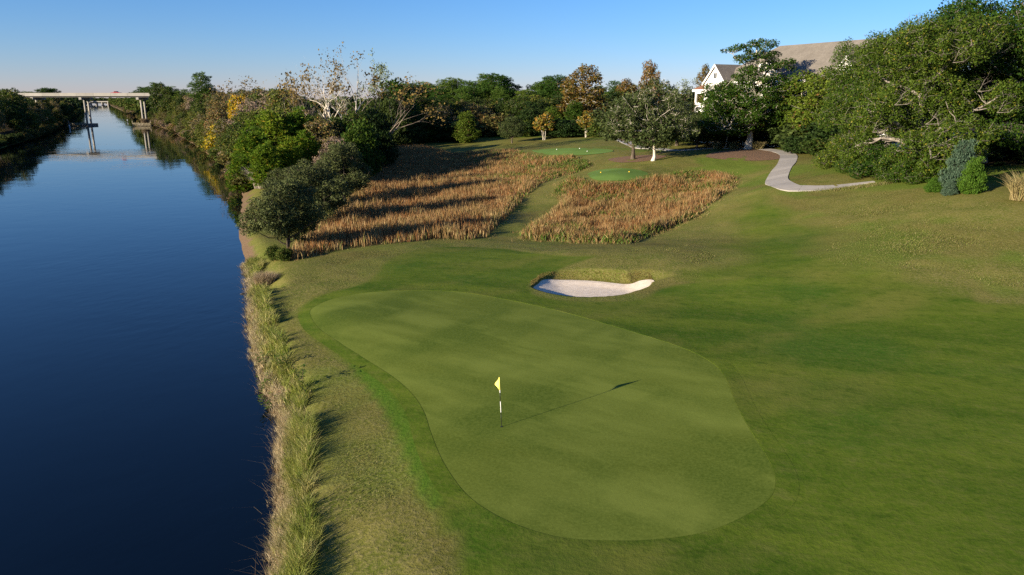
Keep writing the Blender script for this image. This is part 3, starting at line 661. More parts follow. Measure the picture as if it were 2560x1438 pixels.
# stones at the waterline of the small beach
M_STONE = simple('dark_wet_stone', (.05, .042, .035), .6, 3, .4)
def stone(x, y, z, r, label, group):
    rng = np.random.default_rng(int(abs(x*1000+y*77))); V = []; n1, n2 = 7, 5
    for j in range(n2+1):
        ph = math.pi*j/n2
        for i in range(n1):
            th = 2*math.pi*i/n1; q = r*(.8+.4*rng.random()); V.append((q*math.sin(ph)*math.cos(th), q*.8*math.sin(ph)*math.sin(th), q*.55*math.cos(ph)))
    F = [(j*n1+i, (j+1)*n1+i, (j+1)*n1+(i+1) % n1, j*n1+(i+1) % n1) for j in range(n2) for i in range(n1)]
    o = link('shore_stone', mesh_np('shore_stone', V, np.array(F), [M_STONE], True), loc=(x, y, z)); tag(o, label, 'stone', group)
for px, py, r in ((608, 722, .14), (606, 735, .2), (610, 685, .25), (622, 690, .16), (607, 757, .12), (604, 708, .1), (630, 684, .12)):
    p = on_z(px, py, WZ); stone(p[0], p[1], max(WZ-.02, gz(p[0], p[1])), r, 'dark wet stone at the water edge of the small brown beach', 'stones on the small beach')
# ------------------------------------------------------------------ trees
BK_GREY = bark_mat('bark_grey', (.11, .095, .075), (.27, .24, .20)); BK_PALE = bark_mat('bark_pale', (.38, .33, .26), (.62, .57, .48), 1.5)
BK_DARK = bark_mat('bark_dark', (.045, .035, .026), (.12, .095, .07)); BK_PINE = bark_mat('bark_pine', (.10, .06, .04), (.24, .16, .11)); BK_TWIG = bark_mat('bark_twig', (.17, .13, .10), (.30, .25, .20))
L_OAK = leaf_mat('leaf_live_oak', (.019, .044, .004), (.066, .106, .013), (.16, .15, .02), .03)
L_OLIVE = leaf_mat('leaf_olive', (.040, .054, .016), (.105, .122, .044), trans=.15, objvar=.1)
L_PALEOAK = leaf_mat('leaf_grey_oak', (0.0252, 0.042, 0.01176), (0.07392, 0.09408, 0.03024), trans=.2, objvar=.1)
L_CEDAR = leaf_mat('leaf_cedar', (0.0252, 0.05376, 0.00504), (0.07728, 0.1176, 0.01344), (.11, .07, .02), .03)
L_JUN = leaf_mat('leaf_juniper', (.035, .085, .008), (.085, .16, .018), trans=.25, objvar=.1)
L_BLUEJ = leaf_mat('leaf_blue_juniper', (.035, .07, .04), (.09, .135, .085), trans=.2, objvar=.1)
L_PINE = leaf_mat('needle_pine', (.034, .074, .010), (.090, .145, .022), trans=.2)
L_YPINE = leaf_mat('needle_young_pine', (.054, .112, .006), (.155, .22, .018), (.26, .20, .02), .06, trans=.3, objvar=.2)
L_YEL = leaf_mat('leaf_yellow', (.30, .21, .010), (.46, .32, .015), (.12, .14, .02), .35, trans=.35)
L_ORA = leaf_mat('leaf_orange', (.14, .068, .022), (.24, .125, .030), (.12, .105, .025), .3, trans=.3)
L_BRO = leaf_mat('leaf_brown', (.13, .085, .03), (.22, .15, .045), trans=.3)
L_MIX = leaf_mat('leaf_autumn_olive', (0.0672, 0.0672, 0.0168), (0.147, 0.1386, 0.042), (.20, .12, .04), .15, objvar=.35)
L_GRN = leaf_mat('leaf_mixed_green', (0.0336, 0.05544, 0.0084), (0.0924, 0.1176, 0.02016), (.15, .12, .03), .08, objvar=.4)
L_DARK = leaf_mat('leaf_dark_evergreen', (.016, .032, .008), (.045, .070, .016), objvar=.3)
L_TANB = leaf_mat('leaf_tan_brush', (.16, .115, .075), (.25, .19, .13), (.10, .09, .03), .2, objvar=.2)

def grow(name, seed, H, lobes, tr=.3, fork=.3, nlimb=6, nclump=60, cr=1.2, nleaf=120, L=.3, Wd=.17, flat=.7, mode='leaf', up=.35,
         twig=0, bark=None, leaf=None, lean=(0, 0), top=.8, trunk=True, limb_r=.45, shell=.5, twr=.012, multi=1, bias=.0, limbup=.45, twl=1.15, gap=0.):
    rng = np.random.default_rng(seed); lobes = np.array(lobes, float)
    vol = (lobes[:, 3]*lobes[:, 4]*lobes[:, 5])**.67; M = nclump*7; wl = rng.choice(len(lobes), M, p=vol/vol.sum())
    d = rng.normal(size=(M, 3)); d /= np.linalg.norm(d, axis=1)[:, None]; d[:, 2] = np.where(rng.random(M) < bias, np.abs(d[:, 2]), d[:, 2])
    rr = shell+(1-shell)*rng.random(M)**.6; cand = lobes[wl, :3]+d*rr[:, None]*lobes[wl, 3:]
    if gap: 
        ph = rng.random(3)*6; g = np.sin(cand[:, 0]*.9+ph[0])+np.sin(cand[:, 1]*.9+ph[1])+np.sin(cand[:, 2]*1.1+ph[2]); cand = cand[g < np.quantile(g, 1-gap)]
    sel = [int(np.argmax(cand[:, 2]))]; dist = np.linalg.norm(cand-cand[sel[0]], axis=1)
    for _ in range(nclump-1):
        k = int(np.argmax(dist*(.8+.4*rng.random(len(cand))))); sel.append(k); dist = np.minimum(dist, np.linalg.norm(cand-cand[k], axis=1))
    cl = cand[sel]; rad = cr*(.65+.7*rng.random(len(cl)))
    # wood
    TV, T4, T3 = [], [], []; k0 = 0
    def addt(P, R, n):
        nonlocal k0
        v, f4, f3 = tube_np(np.array(P), np.array(R), n); TV.append(v); T4.append(f4+k0); T3.append(f3+k0); k0 += len(v)
    ht = H*top; attach = []; arad = []
    nst = multi
    for s in range(nst):
        a = rng.random()*6.28; sp = 0 if nst == 1 else H*.09
        ts = np.linspace(0, 1, 9); wob = np.cumsum(rng.normal(size=(9, 2))*H*.006, axis=0); wob[0] = 0
        P = np.stack([lean[0]*ts**1.5+wob[:, 0]+math.cos(a)*sp*ts+(math.cos(a)*.15 if nst > 1 else 0), lean[1]*ts**1.5+wob[:, 1]+math.sin(a)*sp*ts+(math.sin(a)*.15 if nst > 1 else 0), ts*ht], 1); P[0, 2] = -.25
        R = tr*(1-ts*.82)*(1+.55*np.exp(-ts*22)); R = R/(1 if nst == 1 else 1.5)
        if trunk: addt(P, R, 9)
        k = ts >= fork/top*.8
        attach.append(P[k]); arad.append(R[k])
    TP = np.vstack(attach); TR = np.concatenate(arad)
    limbs = [TP]; lrad = [TR]
    for i, c in enumerate(cl[:nlimb]):
        hd = np.hypot(c[0]-TP[:, 0], c[1]-TP[:, 1]); want = np.clip(c[2]-.65*hd, H*fork, ht); j = int(np.argmin(np.abs(TP[:, 2]-want)+.3*hd)); p0 = TP[j]
        dv = c-p0; dl = np.linalg.norm(dv); p1 = p0+np.array([dv[0], dv[1], 0])*.38+np.array([0, 0, dl*limbup*.5])+rng.normal(size=3)*dl*.05
        t = np.linspace(0, 1, 8)[:, None]; P = (1-t)**2*p0+2*t*(1-t)*p1+t*t*c; P[1:-1] += rng.normal(size=(6, 3))*dl*.022
        R = max(TR[j]*limb_r*1.4, .02)*(1-t[:, 0]*.85)+.008; addt(P, R, 6); limbs.append(P[2:]); lrad.append(R[2:])
    LP = np.vstack(limbs); LR = np.concatenate(lrad)
    for c in cl[nlimb:]:
        dd = np.linalg.norm(LP-c, axis=1)+np.where(LP[:, 2] > c[2]+.3, 2., 0); j = int(np.argmin(dd)); p0 = LP[j]; dl = np.linalg.norm(c-p0)
        t = np.linspace(0, 1, 5)[:, None]; P = p0*(1-t)+c*t; P[1:-1] += rng.normal(size=(3, 3))*dl*.05; P[1:-1, 2] += dl*.06
        r0 = min(LR[j]*.6, .02+dl*.018); addt(P, np.linspace(r0, r0*.25+.004, 5), 4)
    if twig:
        for c, r in zip(cl, rad):
            for _ in range(twig):
                dv = rng.normal(size=3); dv /= np.linalg.norm(dv); dv[2] = dv[2]*.7+.2; l = r*twl*(.6+.6*rng.random())
                q = rng.normal(size=3)*.3*r; m = c+q*.3+dv*l*.5+rng.normal(size=3)*l*.12; addt([c+q*.2, m, c+dv*l+q*.3], [twr*1.6, twr, twr*.5], 3)
    tm = mesh_np(name+'_trunk', np.vstack(TV), [np.vstack(T4), np.vstack(T3)], [bark or BK_GREY], True)
    # leaves
    cm = None
    if nleaf:
        cnt = np.maximum(4, (nleaf*(rad/cr)**2).astype(int)); n = cnt.sum(); ci = np.repeat(np.arange(len(cl)), cnt)
        d = rng.normal(size=(n, 3)); d /= np.linalg.norm(d, axis=1)[:, None]; q = (.25+.85*rng.random(n)**.55)
        pos = cl[ci]+d*q[:, None]*rad[ci][:, None]*np.array([1, 1, flat])
        if mode == 'needle':
            K = 7; tc = pos[:: K]; nt_ = len(tc); dirs = rng.normal(size=(nt_, K, 3)); dirs[..., 2] = np.abs(dirs[..., 2])*.8+.1; dirs += d[::K][:, None]*.8
            dirs /= np.linalg.norm(dirs, axis=2)[..., None]; ax = dirs.reshape(-1, 3); pos = np.repeat(tc, K, 0); n = len(pos); ll = L*(.7+.6*rng.random(n)); ww = np.full(n, Wd)
            b = np.cross(ax, rng.normal(size=(n, 3))); b /= np.linalg.norm(b, axis=1)[:, None]+1e-9
            V = np.stack([pos, pos+ax*ll[:, None]*.5+b*ww[:, None]*.5, pos+ax*ll[:, None], pos+ax*ll[:, None]*.5-b*ww[:, None]*.5], 1)
        else:
            nr = d*.55+rng.normal(size=(n, 3))*.75; nr[:, 2] += up; nr /= np.linalg.norm(nr, axis=1)[:, None]
            ax = np.cross(nr, rng.normal(size=(n, 3))); ax /= np.linalg.norm(ax, axis=1)[:, None]+1e-9; b = np.cross(nr, ax)
            if mode == 'spray': ax = ax*.5+np.array([0, 0, .8])+d*.3; ax /= np.linalg.norm(ax, axis=1)[:, None]
            ll = (L*(.6+.8*rng.random(n)))[:, None]; ww = ll*Wd/L
            V = np.stack([pos-ax*ll*.5, pos+b*ww*.5-ax*ll*.08, pos+ax*ll*.5, pos-b*ww*.5-ax*ll*.08], 1)
        cm = mesh_np(name+'_crown', V.reshape(-1, 3), np.arange(n*4).reshape(-1, 4), [leaf or L_GRN])
    return tm, cm, H
def plant(proto, name, x, y, H, label, cat='tree', group=None, rot=None, sx=1., z=None):
    tm, cm, h0 = proto; s = H/h0
    r = link(name, None, loc=(x, y, gz(x, y)-.05 if z is None else z), rotz=random.uniform(0, 6.28) if rot is None else rot, scale=(s*sx, s*sx, s)); tag(r, label, cat, group)
    link('trunk', tm, r)
    if cm is not None: link('crown', cm, r)
    return r
def lob(*a): return [tuple(x) for x in a]

# -- hero trees on the right
def ragged(seed, H, R, n, r0, r1, low=.12, squash=.8):
    """crown of many unequal lobes pushed out from a common centre"""
    g = random.Random(seed); out = [(0, 0, H*.5, R*.55, R*.55, H*.28)]
    for k in range(n):
        a = g.uniform(0, 6.283); v = g.random(); h = H*(low+(.9-low)*v); rr = R*math.sqrt(max(.12, 1-((v-.38)/.68)**2))*g.uniform(.62, 1.0); q = g.uniform(r0, r1)
        out.append((rr*math.cos(a), rr*math.sin(a), h, q, q, q*squash))
    for k in range(3): a = g.uniform(0, 6.283); out.append((R*.35*math.cos(a), R*.35*math.sin(a), H*.9, r0, r0, r0*.8))
    return out
OAK_A = grow('oak_a', 1, 18, ragged(3, 18, 9.0, 18, 1.5, 2.7), tr=.75, fork=.16, nlimb=30, nclump=320, cr=.98, nleaf=290, L=.22, Wd=.13, twig=4, bark=BK_GREY, leaf=L_OAK, shell=.6, twr=.018, twl=1.35, flat=.85)
OAK_B = grow('oak_b', 2, 16, ragged(8, 16, 6.4, 17, 1.6, 2.8, .2), tr=.5, fork=.2, nlimb=20, nclump=200, cr=1.05, nleaf=240, L=.24, Wd=.14, twig=3, bark=BK_GREY, leaf=L_OAK, shell=.55, twr=.018, twl=1.3, flat=.85)
OAK_C = grow('oak_c', 12, 16, ragged(21, 16, 6.0, 16, 1.5, 2.7, .3), tr=.5, fork=.25, nlimb=20, nclump=190, cr=1.05, nleaf=240, L=.24, Wd=.14, twig=3, bark=BK_GREY, leaf=L_OAK, shell=.5, twr=.018, twl=1.3, flat=.85)
def put(proto, name, px, Yd, top_py, label, cat='tree', group=None, rot=None, sx=1., base=None):
    x = on_y(px, 400, Yd)[0]; zt = on_y(px, top_py, Yd)[2]; z = gz(x, Yd) if base is None else base
    return plant(proto, name, x, Yd, max(.5, zt-z), label, cat, group, rot, sx)
OAK_ROOT = put(OAK_A, 'live_oak', 2290, 77, 38, 'huge spreading live oak with pale twigs on the grassy bank', rot=.3)
put(OAK_C, 'live_oak', 2450, 82, -35, 'tallest live oak at the back of the big bank thicket', rot=2.2, sx=1.0)
put(OAK_B, 'live_oak', 2215, 93, 78, 'live oak in front of the condominium roof', rot=4.0, sx=1.0)
put(OAK_B, 'live_oak', 2590, 76, 10, 'shaded live oak beside the tall straw clump', rot=1.0)
put(OAK_C, 'live_oak', 2115, 104, 100, 'live oak over the bend of the concrete path', rot=5.2, sx=.72)
put(OAK_C, 'live_oak', 2360, 96, 0, 'live oak behind the huge spreading oak', rot=.8, sx=.95)
put(OAK_B, 'live_oak', 2760, 84, 20, 'live oak at the edge of the bank thicket past the straw clump', rot=2.0)
put(OAK_C, 'live_oak', 2900, 80, 60, 'outermost live oak of the bank thicket', rot=3.1)
put(OAK_C, 'live_oak', 2720, 102, 10, 'live oak deep behind the bank thicket', rot=4.5)
CED = grow('tiered_cedar', 3, 18.5, lob((0,0,7,6.2,5.4,3.0), (-2.5,0,4.4,5.2,4.5,1.8), (4.2,1,5.5,4.6,4,2.6), (-4.0,0,9.6,3.0,2.6,1.7), (3.4,0,10.4,3.6,3,2.0), (-.5,-1,11.2,3.2,3,1.8), (.8,0,13.0,3.8,2.8,1.4), (4.0,0,13.8,2.2,1.8,.9), (-2.4,0,16.4,2.3,1.6,.9), (.9,0,17.2,1.7,1.3,.7), (0,0,15,1.6,1.6,1.2), (-1.4,0,15.2,1.9,1.5,.8), (1.8,0,15.6,1.8,1.5,.8), (0,0,9,4.2,3.8,2.2)),
           tr=.48, fork=.22, nlimb=18, nclump=290, cr=.9, nleaf=150, L=.31, Wd=.15, flat=.6, twig=2, bark=BK_PALE, leaf=L_CEDAR, top=.93, shell=.35, twr=.02, limbup=.2)
put(CED, 'cedar_tree', 1868, 131, 90, 'tall tiered evergreen rising from the mulch bed by the path', rot=0., sx=1.12)
CED2 = grow('cedar_b', 4, 12, lob((0,0,6.5,3.6,3.6,4.2), (1,0,9,2.4,2.4,2.6), (-1.5,0,4.5,3,3,2)), tr=.2, fork=.25, nlimb=8, nclump=70, cr=1.05, nleaf=130, L=.38, Wd=.2, flat=.65, twig=1, bark=BK_PALE, leaf=L_CEDAR, multi=2)
put(CED2, 'cedar_tree', 1812, 139, 215, 'twin stemmed evergreen left of the mulch bed cedar', rot=1.2, sx=1.25)
put(CED2, 'cedar_tree', 1935, 141, 200, 'dense evergreen behind the mulch bed cedar', rot=3.0, sx=1.35)
put(CED2, 'cedar_tree', 2000, 128, 180, 'dense evergreen between the condominium and the path bend', rot=4.4, sx=1.2)
put(CED2, 'cedar_tree', 2060, 122, 165, 'dark evergreen next to the oak over the path', rot=.4, sx=1.2)
put(CED2, 'cedar_tree', 1792, 143, 205, 'evergreen in front of the white condominium gable', rot=5.6, sx=1.0)
# pale trunked oak and its darker neighbour
VASE = grow('vase_oak', 5, 13, lob((0,2.2,8.2,5.8,4,3.2), (-5,1.2,6.4,3.4,3,2.2), (4.8,1.2,6.6,3.4,3,2.2), (.5,1.5,10.8,3.4,3,2.0), (6.4,.5,4.8,2.2,2.2,1.5), (-2.5,-1,9.4,2.2,1.6,1.2), (3,-1,9.6,2.2,1.6,1.2)),
            tr=.34, fork=.36, nlimb=16, nclump=110, cr=1.0, nleaf=105, L=.32, Wd=.17, twig=6, bark=BK_PALE, leaf=L_PALEOAK, lean=(-.7, -.3), top=.46, shell=.45, twr=.022, limb_r=.62, limbup=.35)
put(VASE, 'shade_oak', 1632, 119, 196, 'pale trunked oak with open forked limbs in the mulch bed', rot=.1, sx=.85)
LOWO = grow('low_oak', 6, 9.5, lob((0,0,5.6,4.6,4.4,3.2), (-3,0,4,3.2,3.2,2.2), (2.5,0,5,3,3,2.4)), tr=.26, fork=.25, nlimb=10, nclump=85, cr=1.1, nleaf=140, L=.34, Wd=.19, twig=3, bark=BK_DARK, leaf=L_PALEOAK, twr=.02)
put(LOWO, 'shade_oak', 1582, 124, 225, 'dark trunked oak with low drooping crown beside the pale trunked oak', rot=2.0, sx=1.05)
put(LOWO, 'shade_oak', 1690, 148, 250, 'low oak in shade behind the concrete path', rot=.7, sx=1.3)
put(LOWO, 'shade_oak', 1740, 140, 285, 'drooping dark oak below the white condominium porch', rot=3.3, sx=1.4)
# junipers on the bank
JUN = grow('juniper', 7, 5, lob((0,0,1.2,1.5,1.5,1.2), (0,0,2.3,1.15,1.15,1.2), (0,0,3.5,.7,.7,1.1)), tr=.09, fork=.05, nlimb=8, nclump=110, cr=.45, nleaf=120, L=.22, Wd=.09, mode='spray', twig=0, bark=BK_DARK, leaf=L_JUN, shell=.55, top=.85)
JUNB = (JUN[0], JUN[1].copy(), JUN[2]); JUNB[1].materials[0] = L_BLUEJ
put(JUN, 'juniper', 2440, 63.5, 385, 'bright green cone shaped juniper on the bank edge', 'shrub', sx=1.05)
put(JUNB, 'juniper', 2408, 65.5, 340, 'blue green juniper behind the bright green cone', 'shrub')
put(JUNB, 'juniper', 2385, 64, 445, 'small blue green juniper at the foot of the bright cone', 'shrub', sx=1.3)
put(JUN, 'juniper', 2345, 66.5, 440, 'low round green juniper at the foot of the huge oak', 'shrub', sx=1.6)
# bushes
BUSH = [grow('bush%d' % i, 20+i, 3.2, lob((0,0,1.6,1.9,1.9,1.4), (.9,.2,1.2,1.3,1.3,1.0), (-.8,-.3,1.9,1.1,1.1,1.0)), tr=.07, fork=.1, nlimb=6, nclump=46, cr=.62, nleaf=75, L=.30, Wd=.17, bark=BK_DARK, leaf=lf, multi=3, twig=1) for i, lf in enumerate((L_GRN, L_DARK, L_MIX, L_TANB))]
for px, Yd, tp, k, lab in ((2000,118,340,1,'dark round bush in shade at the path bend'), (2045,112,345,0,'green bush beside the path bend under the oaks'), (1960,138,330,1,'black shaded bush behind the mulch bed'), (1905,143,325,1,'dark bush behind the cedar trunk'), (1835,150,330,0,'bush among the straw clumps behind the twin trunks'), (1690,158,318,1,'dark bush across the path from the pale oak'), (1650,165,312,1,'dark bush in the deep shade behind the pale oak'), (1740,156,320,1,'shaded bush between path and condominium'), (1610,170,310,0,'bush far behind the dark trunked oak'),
                           (2500,78,430,1,'black shaded bush at the back of the bank thicket'), (2560,80,420,1,'dark bush behind the tall straw clump'), (2260,82,430,1,'dark bush under the huge oak'), (2525,84,395,1,'tall dark bush added as the blackest shade of the bank thicket'), (2480,86,400,1,'dark bush added to fill in the shade behind the junipers'), (2450,84,350,1,'dark tall bush added as deep shade left of the tallest oak'), (2500,88,340,1,'dark tall bush added as shade at the foot of the tallest oak'), (2545,86,345,1,'dark tall bush added as shade right behind the straw clump'), (2590,82,350,1,'dark tall bush added as shade under the shaded live oak'), (2420,92,345,1,'dark bush added as shade under the oak behind the huge one')):  # those labelled added are dark-leaved fill standing in for the thicket's black shade
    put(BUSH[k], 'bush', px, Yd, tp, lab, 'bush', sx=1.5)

for i, (px, Yd, tp, lab) in enumerate(((1790,150,300,'dark bush added as shade at the condominium foundation'), (1860,146,300,'dark bush added as shade over the condominium ground floor'), (1920,139,302,'dark bush added as shade right of the mulch bed trunk'), (1985,130,300,'tall dark bush added as shade at the condominium corner'), (2030,124,292,'tall dark bush added as shade under the path oaks'), (2090,116,300,'dark bush added as shade deep under the path oaks'), (1950,146,290,'dark bush added as shade against the condominium wall'), (2140,104,330,'dark bush added as shade between path oak and huge oak'))):  # dark-leaved bushes added to give the black shade at the building's foot
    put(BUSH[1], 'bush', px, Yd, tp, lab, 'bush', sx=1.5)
OBUSH = grow('oak_skirt', 15, 4, ragged(5, 4, 2.6, 9, .8, 1.4, .1), tr=.12, fork=.1, nlimb=8, nclump=70, cr=.75, nleaf=130, L=.22, Wd=.13, bark=BK_GREY, leaf=L_OAK, multi=3, twig=3, twr=.014)
for px, Yd, tp, lab in ((2105,90,345,'leafy oak shrub nearest the tail of the concrete path'), (2150,84,368,'leafy oak shrub beside the end of the path'), (2200,79,372,'leafy oak shrub before the roof side live oak'), (2245,75.5,385,'leafy oak shrub left of the huge oak trunk'), (2290,73,392,'leafy oak shrub hiding the huge oak trunk'), (2332,72,388,'leafy oak shrub between huge oak and junipers')):
    put(OBUSH, 'oak_shrub', px, Yd, tp, lab, 'shrub', sx=1.1)
# -- olive bushes on the canal bank
OLV = [grow('olive%d' % i, 30+i, 7, ragged(33+i, 7, 3.3, 15, .9, 1.7, .14), tr=.17, fork=.08, nlimb=14, nclump=165, cr=.62, nleaf=170, L=.20, Wd=.095, twig=3, bark=BK_DARK, leaf=L_OLIVE, multi=3, shell=.5, up=.5, twr=.012) for i in range(2)]
put(OLV[0], 'olive_bush', 700, 66, 455, 'large olive green bush leaning over the small beach', 'bush', rot=.5, sx=1.0)
put(OLV[1], 'olive_bush', 775, 83, 408, 'middle olive green bush at the edge of the sedge', 'bush', rot=2.5, sx=1.05)
put(OLV[0], 'olive_bush', 858, 101, 362, 'far olive green bush beside the brown brush pile', 'bush', rot=4.0, sx=.95)
put(OLV[1], 'olive_bush', 712, 92, 420, 'olive green bush hidden behind the largest one', 'bush', rot=1.0, sx=.9)

put(BUSH[0], 'bush', 665, 62.5, 612, 'small green bush at the beach below the largest olive bush', 'bush', sx=.8)
put(BUSH[0], 'bush', 690, 61.5, 618, 'low leafy bush at the foot of the largest olive bush', 'bush', sx=.9)
# -- riverside wood on the near bank
YP = [grow('young_pine%d' % i, 40+i, 10, lob((0,0,3.2,3.0,3.0,2.6), (0,0,6,2.3,2.3,2.4), (.3,0,8.3,1.3,1.3,1.5)), tr=.16, fork=.08, nlimb=12, nclump=110, cr=.66, nleaf=120, L=.62, Wd=.12, mode='needle', bark=BK_PINE, leaf=L_YPINE, shell=.6, flat=.6, gap=.1) for i in range(2)]
for i, (px, Yd, tp, lab) in enumerate(((640,122,318,'bright young pine closest to the canal bend'), (690,128,282,'bright young pine in the middle of the pine clump'), (745,132,268,'bright young pine beside the bare white tree'), (610,128,350,'short bright pine overhanging the canal water'), (665,112,352,'low bright pine behind the plume grass'), (720,116,345,'low bright pine next to the far olive bush'), (650,136,290,'bright young pine at the back of the clump'), (770,120,330,'bright young pine by the brown brush'), (600,117,385,'smallest bright pine drooping to the water'))):
    put(YP[i % 2], 'young_pine', px, Yd, tp, lab, 'pine', sx=1.15)
CEDN = [grow('cedar_cone%d' % i, 50+i, 11, lob((0,0,3,2.7,2.7,2.7), (0,0,5.8,2.2,2.2,2.6), (0,0,8.6,1.2,1.2,2.0)), tr=.2, fork=.05, nlimb=8, nclump=95, cr=.85, nleaf=95, L=.42, Wd=.19, mode='spray', bark=BK_DARK, leaf=lf, shell=.6) for i, lf in enumerate((L_CEDAR, L_DARK))]
def branchy(name, seed, H, stems, bark, leaf, depth=4, nleaf=10, L=.4, Wd=.3, leafp=.5, spread=.6, ratio=.58, up=.25, kids=(4, 5), top_only=0.):
    """bare tree grown by repeated forking; a few leaves left on the twigs"""
    rng = np.random.default_rng(seed); TV, T4, T3 = [], [], []; k0 = 0; tips = []
    def go(p, d, l, r, dep):
        nonlocal k0
        m = 7 if dep > 1 else 4; P = [p]; q = d.copy(); bend = rng.normal(size=3)*.10
        for i in range(m-1):
            q = q+bend+rng.normal(size=3)*.07+np.array([0, 0, up*.12]); q /= np.linalg.norm(q); P.append(P[-1]+q*l/(m-1))
        P = np.array(P); R = np.linspace(r, r*.35, m); v, f4, f3 = tube_np(P, R, 7 if dep > 2 else (5 if dep > 1 else 3)); TV.append(v); T4.append(f4+k0); T3.append(f3+k0); k0 += len(v)
        if dep <= 1: tips.append(P[-1])
        if dep == 0: return
        for c in range(rng.integers(*kids)):
            t = .35+.6*rng.random() if c else .98; j = t*(m-1); i = min(int(j), m-2); b = P[i]+(P[i+1]-P[i])*(j-i); dd = P[i+1]-P[i]; dd /= np.linalg.norm(dd)
            s_ = np.cross(dd, rng.normal(size=3)); s_ /= np.linalg.norm(s_); nd = dd+s_*spread*(.6+.7*rng.random())+np.array([0, 0, up]); nd /= np.linalg.norm(nd)
            go(b, nd, l*ratio*(.75+.5*rng.random()), np.interp(j, [0, m-1], [r, r*.35])*.62, dep-1)
    for b, d, l, r in stems: d = np.array(d, float); go(np.array(b, float), d/np.linalg.norm(d), l, r, depth)
    tm = mesh_np(name+'_trunk', np.vstack(TV), [np.vstack(T4), np.vstack(T3)], [bark], True)
    tp = np.array(tips); zt_ = tp[:, 2].max(); keep = (rng.random(len(tp)) < leafp) & (tp[:, 2] > top_only*zt_)
    ph = rng.random(3)*6; keep &= (np.sin(tp[:, 0]*.8+ph[0])+np.sin(tp[:, 1]*.8+ph[1])+np.sin(tp[:, 2]*.8+ph[2])) > -.6
    tp = np.repeat(tp[keep], nleaf, 0); n = len(tp); pos = tp+rng.normal(size=(n, 3))*.38; nr = rng.normal(size=(n, 3)); nr /= np.linalg.norm(nr, axis=1)[:, None]; ax = np.cross(nr, rng.normal(size=(n, 3))); ax /= np.linalg.norm(ax, axis=1)[:, None]; b = np.cross(nr, ax); l = L*(.6+.8*rng.random((n, 1)))
    V = np.stack([pos-ax*l*.5, pos+b*l*.5*Wd/L, pos+ax*l*.5, pos-b*l*.5*Wd/L], 1).reshape(-1, 3)
    cm = mesh_np(name+'_crown', V, np.arange(4*n).reshape(-1, 4), [leaf]) if n else None
    return tm, cm, zt_
BARE = branchy('bare_sycamore', 60, 24, [((0,0,-.3),(-.12,.1,1),12,.46), ((.8,.3,-.3),(.2,-.1,1),13,.48), ((-.6,0,-.3),(-.34,.1,1),10,.40), ((1.4,0,-.3),(.5,.1,1),11,.40), ((.3,.6,-.3),(.05,.3,1),13,.44)], BK_PALE, L_BRO, 4, 5, .36, .26, .42, .42, .54, .4, (3, 5))
put(BARE, 'bare_sycamore', 850, 146, 104, 'tall half bare sycamore with white limbs above the canal wood', rot=.2, sx=.95)
BARE2 = branchy('bare_tree', 61, 18, [((0,0,-.3),(-.1,.1,1),9,.24), ((.5,0,-.3),(.4,-.1,1),9,.22)], BK_TWIG, L_BRO, 4, 4, .38, .28, .4, .5, .58, .32, (3, 5))
put(BARE2, 'bare_sycamore', 792, 150, 158, 'smaller bare white limbed tree beside the tall sycamore', rot=2.6, sx=.9)
put(BARE2, 'bare_sycamore', 905, 150, 168, 'leaning bare tree at the right of the tall sycamore', rot=0.3, sx=1.1)
put(BARE2, 'bare_sycamore', 725, 190, 182, 'bare brown tree rising from the canal wood behind the young pines', rot=1.3, sx=.8)
put(BARE2, 'bare_sycamore', 655, 215, 190, 'greyish bare tree deep in the canal wood', rot=4.3, sx=1.0)
DEAD = branchy('dead_limb', 77, 5, [((0,0,0),(-.3,-1,.3),2.6,.075), ((0,0,0),(.5,-1,.1),2.2,.06)], BK_GREY, L_BRO, 3, 1, .1, .1, .0, .75, .62, .05, (3, 5))
for (dx, dy, dz) in ((-6.2,-5.6,8.2), (-3.5,-7.4,6.2), (1.2,-8.0,9.6), (4.5,-6.6,7.4), (-1.0,-6.4,12.6), (3.8,-5.0,13.6), (-7.4,-3.8,5.2)):
    c_, s_ = math.cos(-.3), math.sin(-.3); o = link('dead_limb', DEAD[0], OAK_ROOT, (dx*c_-dy*s_, dx*s_+dy*c_, dz), -.3+random.uniform(-.9, .9), .62); o['label'] = 'bare pale dead limb'
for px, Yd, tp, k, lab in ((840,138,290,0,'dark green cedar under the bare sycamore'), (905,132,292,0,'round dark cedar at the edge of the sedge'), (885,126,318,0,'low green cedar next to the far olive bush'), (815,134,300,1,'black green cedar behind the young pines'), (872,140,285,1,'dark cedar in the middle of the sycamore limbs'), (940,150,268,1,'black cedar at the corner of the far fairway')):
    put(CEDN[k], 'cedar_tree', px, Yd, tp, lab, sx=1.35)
HARD = [grow('hardwood%d' % i, 70+i, 13, lob((0,0,8,3.8,3.8,3.6), (-2,1,6,3,3,2.6), (2.2,-.6,6.5,3,3,3), (0,0,10.6,2.6,2.6,2.0)), tr=.22, fork=.22, nlimb=10, nclump=75, cr=1.15, nleaf=nl, L=.46, Wd=.28, twig=tw, bark=bk, leaf=lf, twr=.03, shell=.45, multi=mu, gap=.12) for i, (lf, nl, tw, bk, mu) in enumerate(((L_MIX, 62, 4, BK_TWIG, 1), (L_GRN, 85, 2, BK_GREY, 1), (L_MIX, 40, 7, BK_TWIG, 2), (L_GRN, 80, 2, BK_GREY, 2), (L_TANB, 30, 9, BK_TWIG, 2), (L_DARK, 85, 1, BK_DARK, 1)))]
